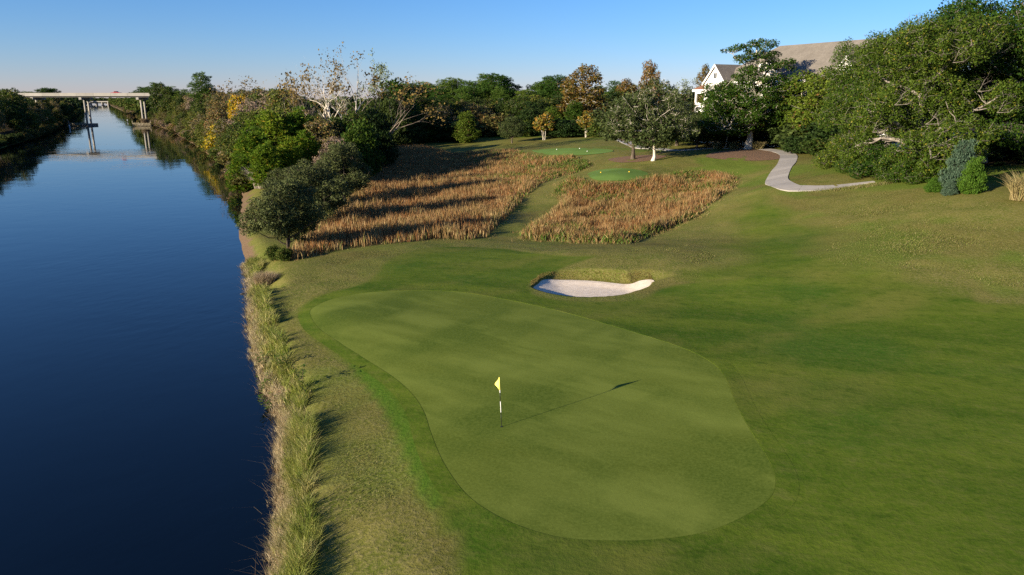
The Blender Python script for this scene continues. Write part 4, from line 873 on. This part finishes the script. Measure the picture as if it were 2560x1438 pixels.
PINE = [grow('tall_pine%d' % i, 80+i, 18, lob((0,0,13,3.0,3.0,2.2), (.4,0,15.6,2.3,2.3,1.6), (-1.2,.5,11,2.4,2.4,1.3), (1.4,-.4,12,2.2,2.2,1.2)), tr=.24, fork=.5, nlimb=10, nclump=46, cr=.95, nleaf=170, L=.62, Wd=.10, mode='needle', bark=BK_PINE, leaf=L_PINE, top=.9, flat=.6, shell=.4, limbup=.15) for i in range(3)]
YELT = grow('yellow_tree', 90, 7, lob((0,0,4.2,2.6,2.6,2.2), (-1,0,3,2,2,1.4), (1.2,0,5.4,1.6,1.6,1.2)), tr=.1, fork=.2, nlimb=7, nclump=55, cr=.8, nleaf=62, L=.40, Wd=.24, twig=3, bark=BK_PALE, leaf=L_YEL, multi=2, twr=.02)
ORAT = grow('orange_sycamore', 91, 18, lob((0,0,12,4.4,4.4,4.6), (0,0,7.5,5.2,5.2,3.2), (.5,0,15.5,2.6,2.6,2.2)), tr=.32, fork=.3, nlimb=14, nclump=120, cr=1.15, nleaf=62, L=.50, Wd=.32, twig=3, bark=BK_PALE, leaf=L_ORA, twr=.03, shell=.35, gap=.12)
SPAR = branchy('sparse_tree', 92, 15, [((0,0,-.3),(.05,0,1),8.5,.17), ((.3,0,-.3),(-.15,.1,1),8,.13)], BK_TWIG, leaf_mat('leaf_pale_green', (.10, .13, .06), (.19, .22, .10), objvar=.05), 4, 8, .34, .24, .85, .55, .58, .2, (3, 5), .45)
put(HARD[4], 'brush', 838, 114, 340, 'grey brown brush behind the far olive bush', 'bush', rot=1.0, sx=1.0)
# yellow accents
put(YELT, 'yellow_tree', 556, 186, 308, 'bright yellow leaved tree leaning over the canal', rot=.2, sx=1.05)
put(YELT, 'yellow_tree', 588, 166, 338, 'yellow leaved shrub beside the bright young pines', rot=2., sx=1.0)
put(YELT, 'yellow_tree', 612, 196, 232, 'tall yellow tree with white stem inside the canal wood', rot=3., sx=.5)
put(PINE[0], 'tall_pine', 522, 300, 178, 'tall dark pine standing clear above the canal wood', 'pine', sx=1.1)
# wood filling the near bank
PROF = np.array([(395,222),(410,212),(440,228),(470,226),(500,212),(540,214),(570,205),(600,200),(640,197),(680,202),(720,195),(740,225),(770,268),(800,285),(880,285),(910,262),(950,235)])
placed = []
def try_place(x, y, dmin):
    for q in placed:
        if (q[0]-x)**2+(q[1]-y)**2 < dmin*dmin: return False
    placed.append((x, y)); return True
rw = random.Random(5); LAB = {0: 'olive brown hardwood in the wood along the canal', 1: 'green leaved hardwood in the wood along the canal', 2: 'twiggy half bare hardwood in the wood along the canal', 3: 'many stemmed green hardwood in the wood along the canal', 4: 'tan leafless tangle in the wood along the canal', 5: 'dark evergreen hardwood in the wood along the canal'}
KIND = ['olive brown hardwood', 'green leaved hardwood', 'twiggy half bare hardwood', 'many stemmed green hardwood', 'tan leafless tangle', 'dark evergreen hardwood']
cnt = 0
for _ in range(6000):
    Yd = 128+(470-128)*rw.random()**1.25; xr = np.interp(Yd, RB[:, 1], RB[:, 0]); so_ = 1.5+rw.random()**1.4*min(46, 16+(Yd-128)*.35); x = xr+so_*1.12
    zc = Yd*math.cos(PITCH)+ (CAM_H)*math.sin(PITCH); px = 1280+FOC*x/zc
    if px > 925 or px < 380: continue
    if not try_place(x, Yd, 4.2 if Yd < 240 else 5.5): continue
    zt = on_y(px, np.interp(px, PROF[:, 0], PROF[:, 1])+rw.uniform(0, 26), Yd)[2]; g = gz(x, Yd)
    H = min(zt-g, (7+so_*.5)*rw.uniform(.8, 1.25)) if so_ < 16 else min(zt-g, rw.uniform(11, 16))
    if H < 2.5: continue
    if so_ < 5: k = rw.choice((0, 1, 2, 3, 1, 3))
    else: k = rw.choice((0, 0, 1, 1, 1, 2, 3, 3, 4, 5))
    where = 'near the road bridge' if Yd > 330 else ('behind the young pines' if Yd < 190 else ('beyond the yellow trees' if Yd < 250 else 'around the tall dark pine'))
    plant(HARD[k], 'hardwood_tree', x, Yd, H, ('low ' if H < 7 else 'tall ' if H > 11.5 else '')+KIND[k]+(' at the waterline ' if so_ < 5 else ' inside the wood ' if so_ < 18 else ' deep inside the wood ')+where, 'tree', 'hardwoods along the near canal bank', sx=min(1.5, max(1.0, 9/H)))
    cnt += 1
    if cnt > 190: break
# shoreline brush
for i in range(105):
    Yd = 118+i*5.6 if i < 60 else 456+(i-60)*8; x = np.interp(Yd, RB[:, 1], RB[:, 0])+.9+rw.random()*1.5; k = rw.choice((0, 2, 3, 2)); nm = ('green', 'dark', 'olive brown', 'grey tan')[k]
    hb = rw.uniform(2, 4.2); plant(BUSH[k], 'shore_bush', x, Yd, hb, ('tall ' if hb > 3.3 else 'low ')+nm+' bush over the canal water '+('near the road bridge' if Yd > 330 else 'below the young pines' if Yd < 165 else 'below the yellow trees' if Yd < 230 else 'below the tall dark pine'), 'bush', 'shoreline bushes', sx=1.25)
put(HARD[1], 'hardwood_tree', 416, 409, 206, 'rounded green tree hiding the near end of the road bridge', sx=.72)
put(HARD[3], 'hardwood_tree', 440, 402, 218, 'low green tree next to the near bridge end')
# -- wood on the far bank
PROFL = np.array([(-200,185),(0,196),(20,205),(45,217),(62,236),(110,250),(200,250)])
placed = []; cnt = 0; LABL = {k: v.replace('along the canal', 'across the canal') for k, v in LAB.items()}
for _ in range(3000):
    Yd = 175+(620-175)*rw.random()**1.2; xl = np.interp(Yd, LB[:, 1], LB[:, 0]); so_ = 1.0+rw.random()**1.3*26; x = xl-so_*1.12
    if abs(Yd-418) < 9: continue
    if not try_place(x, Yd, 5.0): continue
    zc = Yd*math.cos(PITCH)+CAM_H*math.sin(PITCH); px = 1280+FOC*x/zc
    if px < -160: continue
    tp = np.interp(px, PROFL[:, 0], PROFL[:, 1]); 
    if Yd > 425: tp = 232
    zt = on_y(px, tp+rw.uniform(0, 22), Yd)[2]; H = min(zt-1.2, rw.uniform(10, 16), 7+so_*.8+rw.uniform(0, 3))
    k = rw.choice((1, 5, 5, 0, 3, 1, 2)); plant(HARD[k], 'hardwood_tree', x, Yd, max(3, H), ('low ' if H < 7 else 'tall ' if H > 10.5 else '')+KIND[k]+' across the canal'+(' at the waterline ' if so_ < 5 else ' back from the water ')+('beyond the road bridge' if Yd > 425 else 'beside the boat shed' if Yd > 290 else 'before the boat shed'), 'tree', 'hardwoods on the far canal bank', sx=min(1.5, max(1.0, 9/H))); cnt += 1
    if cnt > 110: break
for i in range(105):
    Yd = 185+i*5.5 if i < 75 else 600+(i-75)*10; x = np.interp(Yd, LB[:, 1], LB[:, 0])-.6-rw.random(); k = rw.choice((0, 1, 1, 2)); nm = ('green', 'dark', 'olive brown', 'grey tan')[k]
    hb = rw.uniform(2, 3.6); plant(BUSH[k], 'shore_bush', x, Yd, hb, ('tall ' if hb > 2.9 else 'low ')+nm+' bush at the water across the canal '+('beyond the road bridge' if Yd > 425 else 'beside the boat shed' if Yd > 300 else 'before the boat shed'), 'bush', 'far shoreline bushes', sx=1.3)
for i, (px, Yd, tp) in enumerate(((75,560,228),(95,575,226),(60,590,229),(130,560,219),(147,565,217),(160,570,221),(380,520,216),(372,560,226),(355,600,228),(415,450,205),(400,470,214),(445,430,214),(472,400,222))):
    put(PINE[i % 3], 'tall_pine', px, Yd, tp, ('dark pine standing behind the far end of the road bridge' if px < 115 else 'dark pine in the clump behind the bridge deck' if px < 200 else 'dark pine behind the near end of the road bridge') if Yd > 430 else 'dark pine in the wood beside the bridge end', 'pine', 'pines around the bridge', sx=1.6)
# -- trees behind the far fairway
for i, (px, Yd, tp) in enumerate(((1070,285,203),(1092,290,205),(1120,282,196),(1145,288,192),(1172,280,196),(1205,285,200),(1222,276,182),(1240,272,178),(1262,278,188),(1285,284,206),(1330,280,208),(1352,274,200),(1372,280,192),(1392,270,182),(1402,276,198),(1105,262,216),(1160,258,214),(1190,264,212),(1250,262,216),(1310,260,220),(1345,262,224),(1540,262,200),(1560,270,205),(1015,280,206),(1040,284,204),(1425,280,214),(1500,275,212),(1480,285,216))):
    put(PINE[i % 3], 'tall_pine', px, Yd, tp, ('tall ' if tp < 194 else 'short ' if tp > 209 else '')+'green pine behind the far fairway '+('above the dark corner cedars' if px < 1060 else 'above the black hedge' if px < 1150 else 'behind the rounded cedar' if px < 1215 else 'behind the olive scrub' if px < 1300 else 'behind the amber leaved tree' if px < 1412 else 'beside the orange sycamore'), 'pine', 'pines behind the far fairway', sx=1.55 if i % 2 else 1.3)
for i, (px, Yd, tp, k) in enumerate(((1030,236,236,1),(1060,240,240,3),(1090,238,244,5),(1130,242,246,1),(1160,246,250,0),(1195,240,244,5),(1225,250,246,1),(1250,244,250,5),(1280,242,246,3),(1310,236,240,1),(1335,238,238,3),(1350,232,250,5),(1375,236,244,1),(1400,240,236,5),(1500,230,232,1),(1525,236,228,5),(1550,240,222,3),(1580,245,215,5),(1480,236,238,3),(1690,230,222,1),(1715,240,218,5),(1660,236,216,3),(1740,215,222,1),(1620,240,205,1),(1600,230,215,5),(1030,228,262,5),(1110,226,262,2),(1180,224,258,0),(1210,226,262,2))):
    put(HARD[k], 'hardwood_tree', px, Yd, tp, KIND[k]+' behind the far fairway '+('by the dark corner cedars' if px < 1080 else 'behind the black hedge' if px < 1170 else 'behind the olive scrub' if px < 1270 else 'behind the little round tree' if px < 1330 else 'behind the amber leaved tree' if px < 1420 else 'behind the low drooping oak' if px < 1630 else 'left of the condominium'), 'tree', 'hardwoods behind the far fairway', sx=1.15)
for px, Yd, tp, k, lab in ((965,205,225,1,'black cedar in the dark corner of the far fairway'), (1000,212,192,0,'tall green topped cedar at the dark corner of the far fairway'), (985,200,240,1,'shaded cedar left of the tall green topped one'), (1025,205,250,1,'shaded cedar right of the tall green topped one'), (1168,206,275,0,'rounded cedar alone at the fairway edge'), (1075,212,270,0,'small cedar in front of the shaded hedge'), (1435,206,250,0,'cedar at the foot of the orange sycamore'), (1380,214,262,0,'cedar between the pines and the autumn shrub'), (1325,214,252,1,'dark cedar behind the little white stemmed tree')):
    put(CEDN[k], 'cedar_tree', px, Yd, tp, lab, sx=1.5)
put(SPAR, 'sparse_tree', 1000, 232, 140, 'sparse pale green tree against the sky above the cedars', rot=0, sx=.9)
put(SPAR, 'sparse_tree', 1690, 225, 182, 'leafless grey tree against the sky left of the condominium', rot=2, sx=.8)
put(ORAT, 'orange_sycamore', 1455, 213, 160, 'tall orange leaved sycamore with white trunk', rot=.5, sx=1.2)
put(ORAT, 'orange_sycamore', 1618, 205, 150, 'brown topped sycamore rising behind the pale trunked oak', rot=2.5, sx=.6)
put(ORAT, 'orange_sycamore', 1560, 240, 196, 'low orange tree left of the pale trunked oak crown', rot=4, sx=.9)
put(ORAT, 'orange_sycamore', 1750, 205, 160, 'small brown tree behind the condominium gable', rot=4, sx=.5)
SM = grow('small_yellow_maple', 95, 5, lob((0,0,3.4,1.9,1.9,1.2), (-.8,0,2.8,1.1,1.1,.8), (.9,0,3.0,1.1,1.1,.8), (.2,0,4.3,1.2,1.2,.7)), tr=.09, fork=.14, nlimb=7, nclump=34, cr=.62, nleaf=60, L=.36, Wd=.22, twig=2, bark=BK_PALE, leaf=leaf_mat('leaf_amber', (.20, .115, .02), (.30, .18, .03), (.10, .12, .02), .45, objvar=.05), multi=3, twr=.02)
put(SM, 'autumn_shrub', 1360, 196, 285, 'small amber leaved tree with pale stems by the far tee', 'tree', sx=1.1)
put(SM, 'autumn_shrub', 1463, 192, 282, 'multi stemmed small tree at the end of the far hedge', 'tree', sx=.9)
put(LOWO, 'small_oak', 1280, 196, 288, 'little round grey green tree with white stem on the far fairway', 'tree', sx=.9)
for px, Yd, tp, k, lab in ((1420,197,298,1,'dark clipped bush between the two small autumn trees'), (1440,199,302,1,'second dark clipped bush by the multi stemmed tree'), (1400,201,300,1,'dark bush right of the amber tree'), (1110,214,300,1,'black bush in the hedge left of the rounded cedar'), (1135,212,302,1,'black hedge bush next to the rounded cedar'), (1085,216,296,1,'black hedge bush beside the small cedar'), (1215,222,290,2,'olive scrub right of the rounded cedar'), (1245,226,285,2,'olive scrub before the pine row'), (1190,230,282,3,'tan scrub behind the rounded cedar'), (1300,215,292,0,'green bush behind the little round tree'), (1480,196,300,0,'green bush at the hedge end near the path'), (1500,190,300,0,'green bush left of the low drooping oak')):
    put(BUSH[k], 'bush', px, Yd, tp, lab, 'bush', sx=1.5)
# -- woods too far away to count
def far_wood(name, pts, hmin, hmax, label, leaf, seed, rad=3.2, leafL=1.7, nl=17):
    rng = np.random.default_rng(seed); V = []
    for x, y in pts:
        h = rng.uniform(hmin, hmax); z0 = 1.0; nc = 7
        c = np.c_[rng.normal(size=nc)*rad*.5+x, rng.normal(size=nc)*rad*.5+y, z0+h*(.25+.7*rng.random(nc))]; ci = np.repeat(np.arange(nc), nl)
        d = rng.normal(size=(nc*nl, 3)); d /= np.linalg.norm(d, axis=1)[:, None]; pos = c[ci]+d*rad*.6*rng.random((nc*nl, 1))**.4*[1, 1, .8]; pos[:, 2] = np.minimum(pos[:, 2], z0+h)
        nr = d+rng.normal(size=d.shape)*.6; nr /= np.linalg.norm(nr, axis=1)[:, None]; ax = np.cross(nr, rng.normal(size=d.shape)); ax /= np.linalg.norm(ax, axis=1)[:, None]; b = np.cross(nr, ax)
        l = leafL*(.6+.8*rng.random((len(pos), 1))); V.append(np.stack([pos-ax*l*.5, pos+b*l*.32, pos+ax*l*.5, pos-b*l*.32], 1).reshape(-1, 3))
    V = np.vstack(V); tag(link(name, mesh_np(name, V, np.arange(len(V)).reshape(-1, 4), [leaf])), label, 'woods', kind='stuff')
rf = np.random.default_rng(3)
def strip(L, sgn, y0, y1, n, w):
    y = y0+rf.random(n)**1.3*(y1-y0); x = np.interp(y, L[:, 1], L[:, 0])+sgn*(.4+rf.random(n)**1.3*w); return np.c_[x, y]
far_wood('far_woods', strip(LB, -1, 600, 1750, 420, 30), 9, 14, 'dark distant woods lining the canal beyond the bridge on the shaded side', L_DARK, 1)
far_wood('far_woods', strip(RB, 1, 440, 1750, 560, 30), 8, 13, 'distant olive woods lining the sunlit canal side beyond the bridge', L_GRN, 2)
q = np.c_[rf.uniform(-1150, -850, 150), rf.uniform(1860, 2050, 150)]; far_wood('far_woods', q, 9, 14, 'hazy woods closing the far end of the canal', L_DARK, 4, 7, 3.4)
q = np.c_[rf.uniform(-220, 330, 420), rf.uniform(300, 430, 420)]; q = q[q[:, 0] > np.interp(q[:, 1], RB[:, 1], RB[:, 0])+45]
far_wood('far_woods', q, 8, 13, 'distant mixed woods behind the pine row and condominium', L_GRN, 5, 4, 1.8)
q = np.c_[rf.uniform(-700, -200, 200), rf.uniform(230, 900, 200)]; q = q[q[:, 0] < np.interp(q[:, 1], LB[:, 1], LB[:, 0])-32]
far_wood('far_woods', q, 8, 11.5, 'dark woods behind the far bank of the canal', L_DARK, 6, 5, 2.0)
# ------------------------------------------------------------------ condominium
M_SIDING = simple('white_siding', (.80, .78, .73), .6, .4, .04); M_TRIM = simple('white_trim', (.84, .82, .78), .5)
M_ROOF = shingle_mat('grey_shingles', (.155, .135, .108), (.215, .19, .155)); M_ROOFR = shingle_mat('brown_shingles', (.20, .085, .045), (.28, .13, .07))
M_GLASS = simple('window_glass', (.02, .025, .03), .08, spec=.6); M_PORCH = simple('porch_shade', (.35, .33, .30), .8); M_DECK = simple('deck_board', (.30, .24, .18), .8)
th = math.atan2(-.88, .47); fx, fy = 40.2, 154.0; base = 3.6
bl = tag(link('condominium', None, loc=(fx, fy, base), rotz=th), 'white condominium with grey shingled roof and red brown porch roof behind the trees', 'building')
# local frame: x along the facade towards the camera side, y out of the facade is negative (towards canal), depth +y
LEN, DEP, EAVE, RIDGE = 41., 17., 12.3, 19.1
sgn = 1
def loc_dir():
    # which side of local y faces the canal: local +y = rotate(th+90)
    return 1 if math.cos(th+math.pi/2) > 0 else -1
sgn = loc_dir()                       # +1: +y points away from the canal
def bxl(mb, x0, x1, y0, y1, z0, z1): return mb.box(x0, x1, min(y0*sgn, y1*sgn), max(y0*sgn, y1*sgn), z0, z1)
bxl(MB(), 0, LEN, 0, DEP, -1.5, EAVE).build('wall', M_SIDING, bl)
ov = .5; r = MB(); yr = DEP/2
z0 = EAVE+.01; hipx = 9.5
pts = [(-ov, -ov*sgn, z0), (LEN+ov, -ov*sgn, z0), (LEN+ov, (DEP+ov)*sgn, z0), (-ov, (DEP+ov)*sgn, z0), (hipx, yr*sgn, RIDGE), (LEN+ov, yr*sgn, RIDGE)]
r.add(pts, [(0, 1, 5, 4), (2, 3, 4, 5), (3, 0, 4), (1, 2, 5), (0, 3, 2, 1)]); r.build('roof', M_ROOF, bl)
f = MB(); bxl(f, -ov-.02, LEN+ov, -ov-.06, -ov+.06, EAVE-.28, EAVE+.06); f.build('fascia', M_TRIM, bl)
def window(x, y, z, w=1.1, h=1.6, parent=bl):
    m = MB(); bxl(m, x-w/2-.1, x+w/2+.1, y-.05, y-.004, z-.1, z+h+.1); fr = m.build('window', M_TRIM, parent)
    for k in (0, 1):
        m = MB(); bxl(m, x-w/2+k*w/2+.03, x+(k)*w/2-.03, y-.065, y-.052, z+.04, z+h-.04); m.build('pane', M_GLASS, fr)
def gable(x0, x1, y, depth, ze, name, win=True):
    xm = (x0+x1)/2; zp = ze+(x1-x0)/2*1.15; yb = y+depth
    w = MB(); bxl(w, x0, x1, y, 0.02 if y < 0 else y+.5, -1.5, ze); w.v and w.build('wing_wall', M_SIDING, bl) if y < 0 else None
    g = MB(); g.add([(x0, y*sgn, ze), (x1, y*sgn, ze), (xm, y*sgn, zp), (x0, yb*sgn, ze), (x1, yb*sgn, ze), (xm, yb*sgn, zp)], [(0, 1, 2), (3, 5, 4), (0, 2, 5, 3), (1, 4, 5, 2)]); gw = g.build('gable', M_SIDING, bl)
    o = .35; t = .16; yo = y-.4
    for s in (-1, 1):
        rr = MB(); xe = x0-o if s < 0 else x1+o; zev = ze-o*1.15
        A = [(xe, zev), (xm, zp)]
        rr.add([(A[0][0], yo*sgn, A[0][1]+.04), (A[1][0], yo*sgn, A[1][1]+.04), (A[1][0], yb*sgn, A[1][1]+.04), (A[0][0], yb*sgn, A[0][1]+.04),
                (A[0][0], yo*sgn, A[0][1]+.04+t), (A[1][0], yo*sgn, A[1][1]+.04+t), (A[1][0], yb*sgn, A[1][1]+.04+t), (A[0][0], yb*sgn, A[0][1]+.04+t)],
               [(0, 1, 2, 3), (4, 7, 6, 5), (0, 4, 5, 1), (1, 5, 6, 2), (2, 6, 7, 3), (3, 7, 4, 0)]); rr.build('gable_roof', M_ROOF, bl)
        bb = MB(); bb.add([(A[0][0], (yo-.05)*sgn, A[0][1]-.22), (A[1][0], (yo-.05)*sgn, A[1][1]-.22), (A[1][0], (yo-.05)*sgn, A[1][1]+.24), (A[0][0], (yo-.05)*sgn, A[0][1]+.24),
                           (A[0][0], (yo-.005)*sgn, A[0][1]-.22), (A[1][0], (yo-.005)*sgn, A[1][1]-.22), (A[1][0], (yo-.005)*sgn, A[1][1]+.24), (A[0][0], (yo-.005)*sgn, A[0][1]+.24)],
                          [(0, 1, 2, 3), (4, 7, 6, 5), (0, 4, 5, 1), (3, 2, 6, 7), (0, 3, 7, 4), (1, 5, 6, 2)]); bb.build('barge_board', M_TRIM, bl)
    m = MB(); bxl(m, x0-.2, x1+.2, y-.07, y-.005, ze-.25, ze+.05); m.build('gable_band', M_TRIM, bl)
    if win:
        for q in range(3): window(xm-1.2, y, .8+q*3.7); window(xm+1.2, y, .8+q*3.7)
        window(xm, y, ze+.8, .9, 1.1)
gable(.2, 6.0, -1.6, 8, 12.2, 'g1'); gable(14.5, 20, -1.2, 8, 12.2, 'g2'); gable(30, 36, -1.4, 8, 12.2, 'g3')
for x in (8.5, 11.5, 23, 26, 39):
    for q in range(3): window(x, 0, .8+q*3.7)
# dormers on the roof slope
for xd in (11.5,):
    yd = 2.2; zd = EAVE+(yd+ov)/(yr+ov)*(RIDGE-EAVE)
    m = MB(); bxl(m, xd-1.0, xd+1.0, yd, yd+3, zd-.2, zd+1.5); dm = m.build('dormer', M_SIDING, bl); window(xd, yd, zd+.25, .9, 1.0, dm)
    m = MB(); m.add([(xd-1.3, (yd-.3)*sgn, zd+1.45), (xd+1.3, (yd-.3)*sgn, zd+1.45), (xd, (yd-.3)*sgn, zd+2.5), (xd-1.3, (yd+4.2)*sgn, zd+1.45), (xd+1.3, (yd+4.2)*sgn, zd+1.45), (xd, (yd+4.2)*sgn, zd+2.5)], [(0, 1, 2), (3, 5, 4), (0, 2, 5, 3), (1, 4, 5, 2), (0, 3, 4, 1)]); m.build('dormer_roof', M_ROOF, dm)
# stacked corner porch with its own hip roof
px0, px1, py0, py1 = -3.6, -.02, -.6, 4.2
for zf in (-.2, 3.5, 7.2):
    m = MB(); bxl(m, px0, px1, py0, py1, zf-.35, zf); m.build('porch_floor', M_TRIM, bl)
    for (x, y) in ((px0+.18, py0+.18), (px1-.25, py0+.18), (px0+.18, py1-.2)):
        m = MB(); bxl(m, x-.16, x+.16, y-.16, y+.16, zf+.002, zf+3.35); m.build('porch_post', M_TRIM, bl)
    m = MB(); bxl(m, px0+.05, px1, py0+.02, py0+.10, zf+.1, zf+1.15); m.build('railing', M_TRIM, bl); m = MB(); bxl(m, px0+.02, px0+.10, py0+.11, py1, zf+.1, zf+1.15); m.build('railing', M_TRIM, bl)
    m = MB(); bxl(m, px0, px1, py0-.01, py0+.35, zf+2.95, zf+3.34); m.build('porch_beam', M_TRIM, bl)
m = MB(); bxl(m, px0-.45, px1, py0-.45, py1+.45, 10.56, 10.95); m.build('porch_eave', M_TRIM, bl)
m = MB(); xa, xb, ya, yb_ = px0-.47, px1, (py0-.47)*sgn, (py1+.47)*sgn; ym = (ya+yb_)/2
m.add([(xa, ya, 10.96), (xb, ya, 10.96), (xb, yb_, 10.96), (xa, yb_, 10.96), (xa+2.2, ym, 12.5), (xb, ym, 12.5)], [(0, 1, 5, 4), (2, 3, 4, 5), (3, 0, 4), (0, 3, 2, 1), (1, 2, 5)]); m.build('porch_roof', M_ROOFR, bl)

# ------------------------------------------------------------------ road bridge
BY = 416.; zt = on_y(200, 232.5, BY)[2]; zb = on_y(200, 243.5, BY)[2]; zk = on_y(200, 238.5, BY)[2]
br = tag(link('road_bridge', None, loc=(-225, BY, 0)), 'long concrete road bridge on tall piers across the canal', 'bridge')
X0, X1 = on_y(30, 300, BY)[0]+225, on_y(412, 300, BY)[0]+225; WB = 11.
xp = {k: on_y(k, 300, BY)[0]+225 for k in (72, 88, 208, 350)}
nseg = 9; sx_ = np.linspace(X0, X1, nseg+1)
zd_ = zt-.85; MB().box(X0, X1, .31, WB-.36, zk-.25, zd_).build('deck', M_BRIDGE, br)
for a, b in zip(sx_[:-1], sx_[1:]):
    for yy in (0, WB-.35): MB().box(a+.03, b-.03, yy-.06, yy+.30, zk-.45, zt).build('parapet', M_BRIDGE, br)
spans = sorted([X0, xp[88], xp[208], xp[350], X1])
for a, b in zip(spans[:-1], spans[1:]):
    for g in range(4):
        yy = 1.7+g*2.5; gm = MB(); prof = [(-.42, zb), (.42, zb), (.42, zb+.35), (.16, zb+.55), (.16, zk-.55), (.45, zk-.4), (.45, zk-.26), (-.45, zk-.26), (-.45, zk-.4), (-.16, zk-.55), (-.16, zb+.55), (-.42, zb+.35)]
        n = len(prof); vs = [(a+.08, yy+p[0], p[1]) for p in prof]+[(b-.08, yy+p[0], p[1]) for p in prof]
        gm.add(vs, [tuple(range(n))[::-1], tuple(range(n, 2*n))]+[(i, (i+1) % n, n+(i+1) % n, n+i) for i in range(n)]); gm.build('girder', M_BRIDGE, br)
for k, gzb in ((88, 0), (208, -4.2), (350, -4.2)):
    x = xp[k]; pr = MB().box(x-.75, x+.75, -.2, WB+.2, zb-1.3, zb-.02).build('pier_cap', M_BRIDGE, br, bevel=.08)
    for yy in (3.6, WB-3.6): MB().tube([(x, yy, gzb), (x, yy, (gzb+zb)/2), (x, yy, zb-1.25)], [.55]*3, 16).build('column', M_BRIDGE, br, smooth=True)
    if gzb < -1: MB().box(x-1.6, x+1.6, -.6, WB+.6, -4.5, -.9).build('footing', M_BRIDGE, br, bevel=.1)
# timber fenders that guard the piers
def fender(xw, label, w=9.):
    rt = tag(link('pier_fender', None, loc=(xw, BY-3.2, WZ)), label, 'fender'); rr = random.Random(int(xw))
    n = int(w/.75)
    for i in range(n+1):
        h = 1.9+rr.uniform(-.15, .25); x = -w/2+i*w/n; MB().tube([(x, 0, -2.5), (x, 0, h*.5), (x+rr.uniform(-.04, .04), 0, h)], [.2, .2, .18], 8).build('pile', M_TIMBER, rt, smooth=True)
    for z in (.5, 1.25): MB().box(-w/2-.2, w/2+.2, -.42, -.21, z, z+.3).build('waler', M_TIMBER, rt)
    for sx in (-1, 1): MB().tube([(sx*(w/2+.5), .2, -2.5), (sx*(w/2+.5), .2, 1.), (sx*(w/2+.5), .2, 2.9)], [.3, .3, .28], 8).build('corner_pile', M_TIMBER, rt, smooth=True)
fender(-225+xp[208]-1.6, 'timber fender of grey piles in front of the mid canal pier'); fender(-225+xp[350]+2.2, 'weedy timber fender at the bridge pier beside the wooded bank')
plant(BUSH[3], 'brush', -225+xp[350]+3.5, BY-1.5, 3.0, 'rusty brush grown over the weedy bridge fender', 'bush', sx=1.2, z=-.9)
# red pickup on the bridge
M_RED = simple('red_car_paint', (.30, .008, .015), .25, spec=.6); M_TYRE = simple('tyre_rubber', (.02, .02, .02), .8); M_RIM = simple('wheel_rim', (.45, .45, .46), .35, metallic=.8)
vx = on_y(291, 236, BY+2.6)[0]; vz = zd_
tr = tag(link('pickup_truck', None, loc=(vx, BY+2.6, vz)), 'red pickup truck driving over the road bridge', 'truck')
prof = [(-2.7, .55), (-2.72, 1.05), (-1.1, 1.12), (-1.0, 1.15), (-.75, 1.78), (.55, 1.80), (1.15, 1.18), (2.55, 1.05), (2.72, .85), (2.7, .5)]
def extr(pr, y0, y1): 
    n = len(pr); return [(p[0], y0, p[1]) for p in pr]+[(p[0], y1, p[1]) for p in pr], [tuple(range(n)), tuple(range(n, 2*n))[::-1]]+[(i, n+i, n+(i+1) % n, (i+1) % n) for i in range(n)]
m = MB(); m.add(*extr(prof, -.95, .95)); m.build('body', M_RED, tr, bevel=.06)
for y in (-.957, .957):
    m = MB(); m.add([(-.68, y, 1.22), (-.52, y, 1.70), (.45, y, 1.70), (.95, y, 1.22)], [(0, 1, 2, 3)]); m.build('side_window', M_GLASS, tr)
for x in (-1.75, 1.75):
    for y in (-.85, .85):
        w = MB().tube([(x, y-.13, .38), (x, y, .38), (x, y+.13, .38)], [.38]*3, 16).build('wheel', M_TYRE, tr); MB().tube([(x, y-.15, .38), (x, y, .38), (x, y+.15, .38)], [.22]*3, 12).build('rim', M_RIM, w)
for y in (-.7, .7): MB().box(2.69, 2.74, y-.15, y+.15, .75, .92).build('headlight', M_WHITE, tr)
# second bridge far down the canal
b2 = on_y(253, 254, 1650); z2 = b2[2]; fb = tag(link('distant_bridge', None, loc=(b2[0], 1650, 0)), 'small pale bridge at the far end of the canal', 'bridge')
MB().box(-40, 40, 0, 9, z2-1.3, z2+.8).build('deck', M_BRIDGE, fb)
for x in (-26, -13, 0, 13, 26): MB().box(x-1, x+1, 1, 8, -4, z2-1.32).build('pier', M_BRIDGE, fb)
# channel posts and small landing
def post(px, py, h, label):
    p = on_z(px, py, WZ); r = tag(link('channel_marker', None, loc=(p[0], p[1], WZ)), label, 'marker post')
    MB().tube([(0, 0, -2.5), (0, 0, h*.5), (0, 0, h)], [.16, .16, .15], 10).build('post', M_WHITE, r, smooth=True); MB().box(-.35, .35, -.19, -.16, h-.8, h-.1).build('board', M_WHITE, r)
post(175, 322, 1.9, 'white marker post left of the mid canal fender'); post(134, 316, 1.6, 'white marker post near the shed on the far bank'); post(319, 305, 1.5, 'small white marker post beyond the bridge')
sp = on_z(120, 318, WZ); sh = tag(link('boat_shed', None, loc=(sp[0]-2, sp[1], -.6), rotz=.4), 'small grey shed at the water on the far bank', 'shed')
MB().box(-2, 2, -1.5, 1.5, -1.6, 2.2).build('wall', simple('grey_boards', (.34, .34, .33), .8, 2, .15), sh); m = MB(); m.add([(-2.3, -1.9, 2.15), (2.3, -1.9, 2.15), (2.3, 1.9, 2.15), (-2.3, 1.9, 2.15), (-2.3, 0, 3.3), (2.3, 0, 3.3)], [(0, 1, 5, 4), (2, 3, 4, 5), (3, 0, 4), (1, 2, 5), (0, 3, 2, 1)]); m.build('roof', simple('shed_roof', (.4, .4, .4), .6), sh)
MB().box(.2, 1.1, -1.54, -1.503, -.4, 1.6).build('door', M_TIMBER, sh)
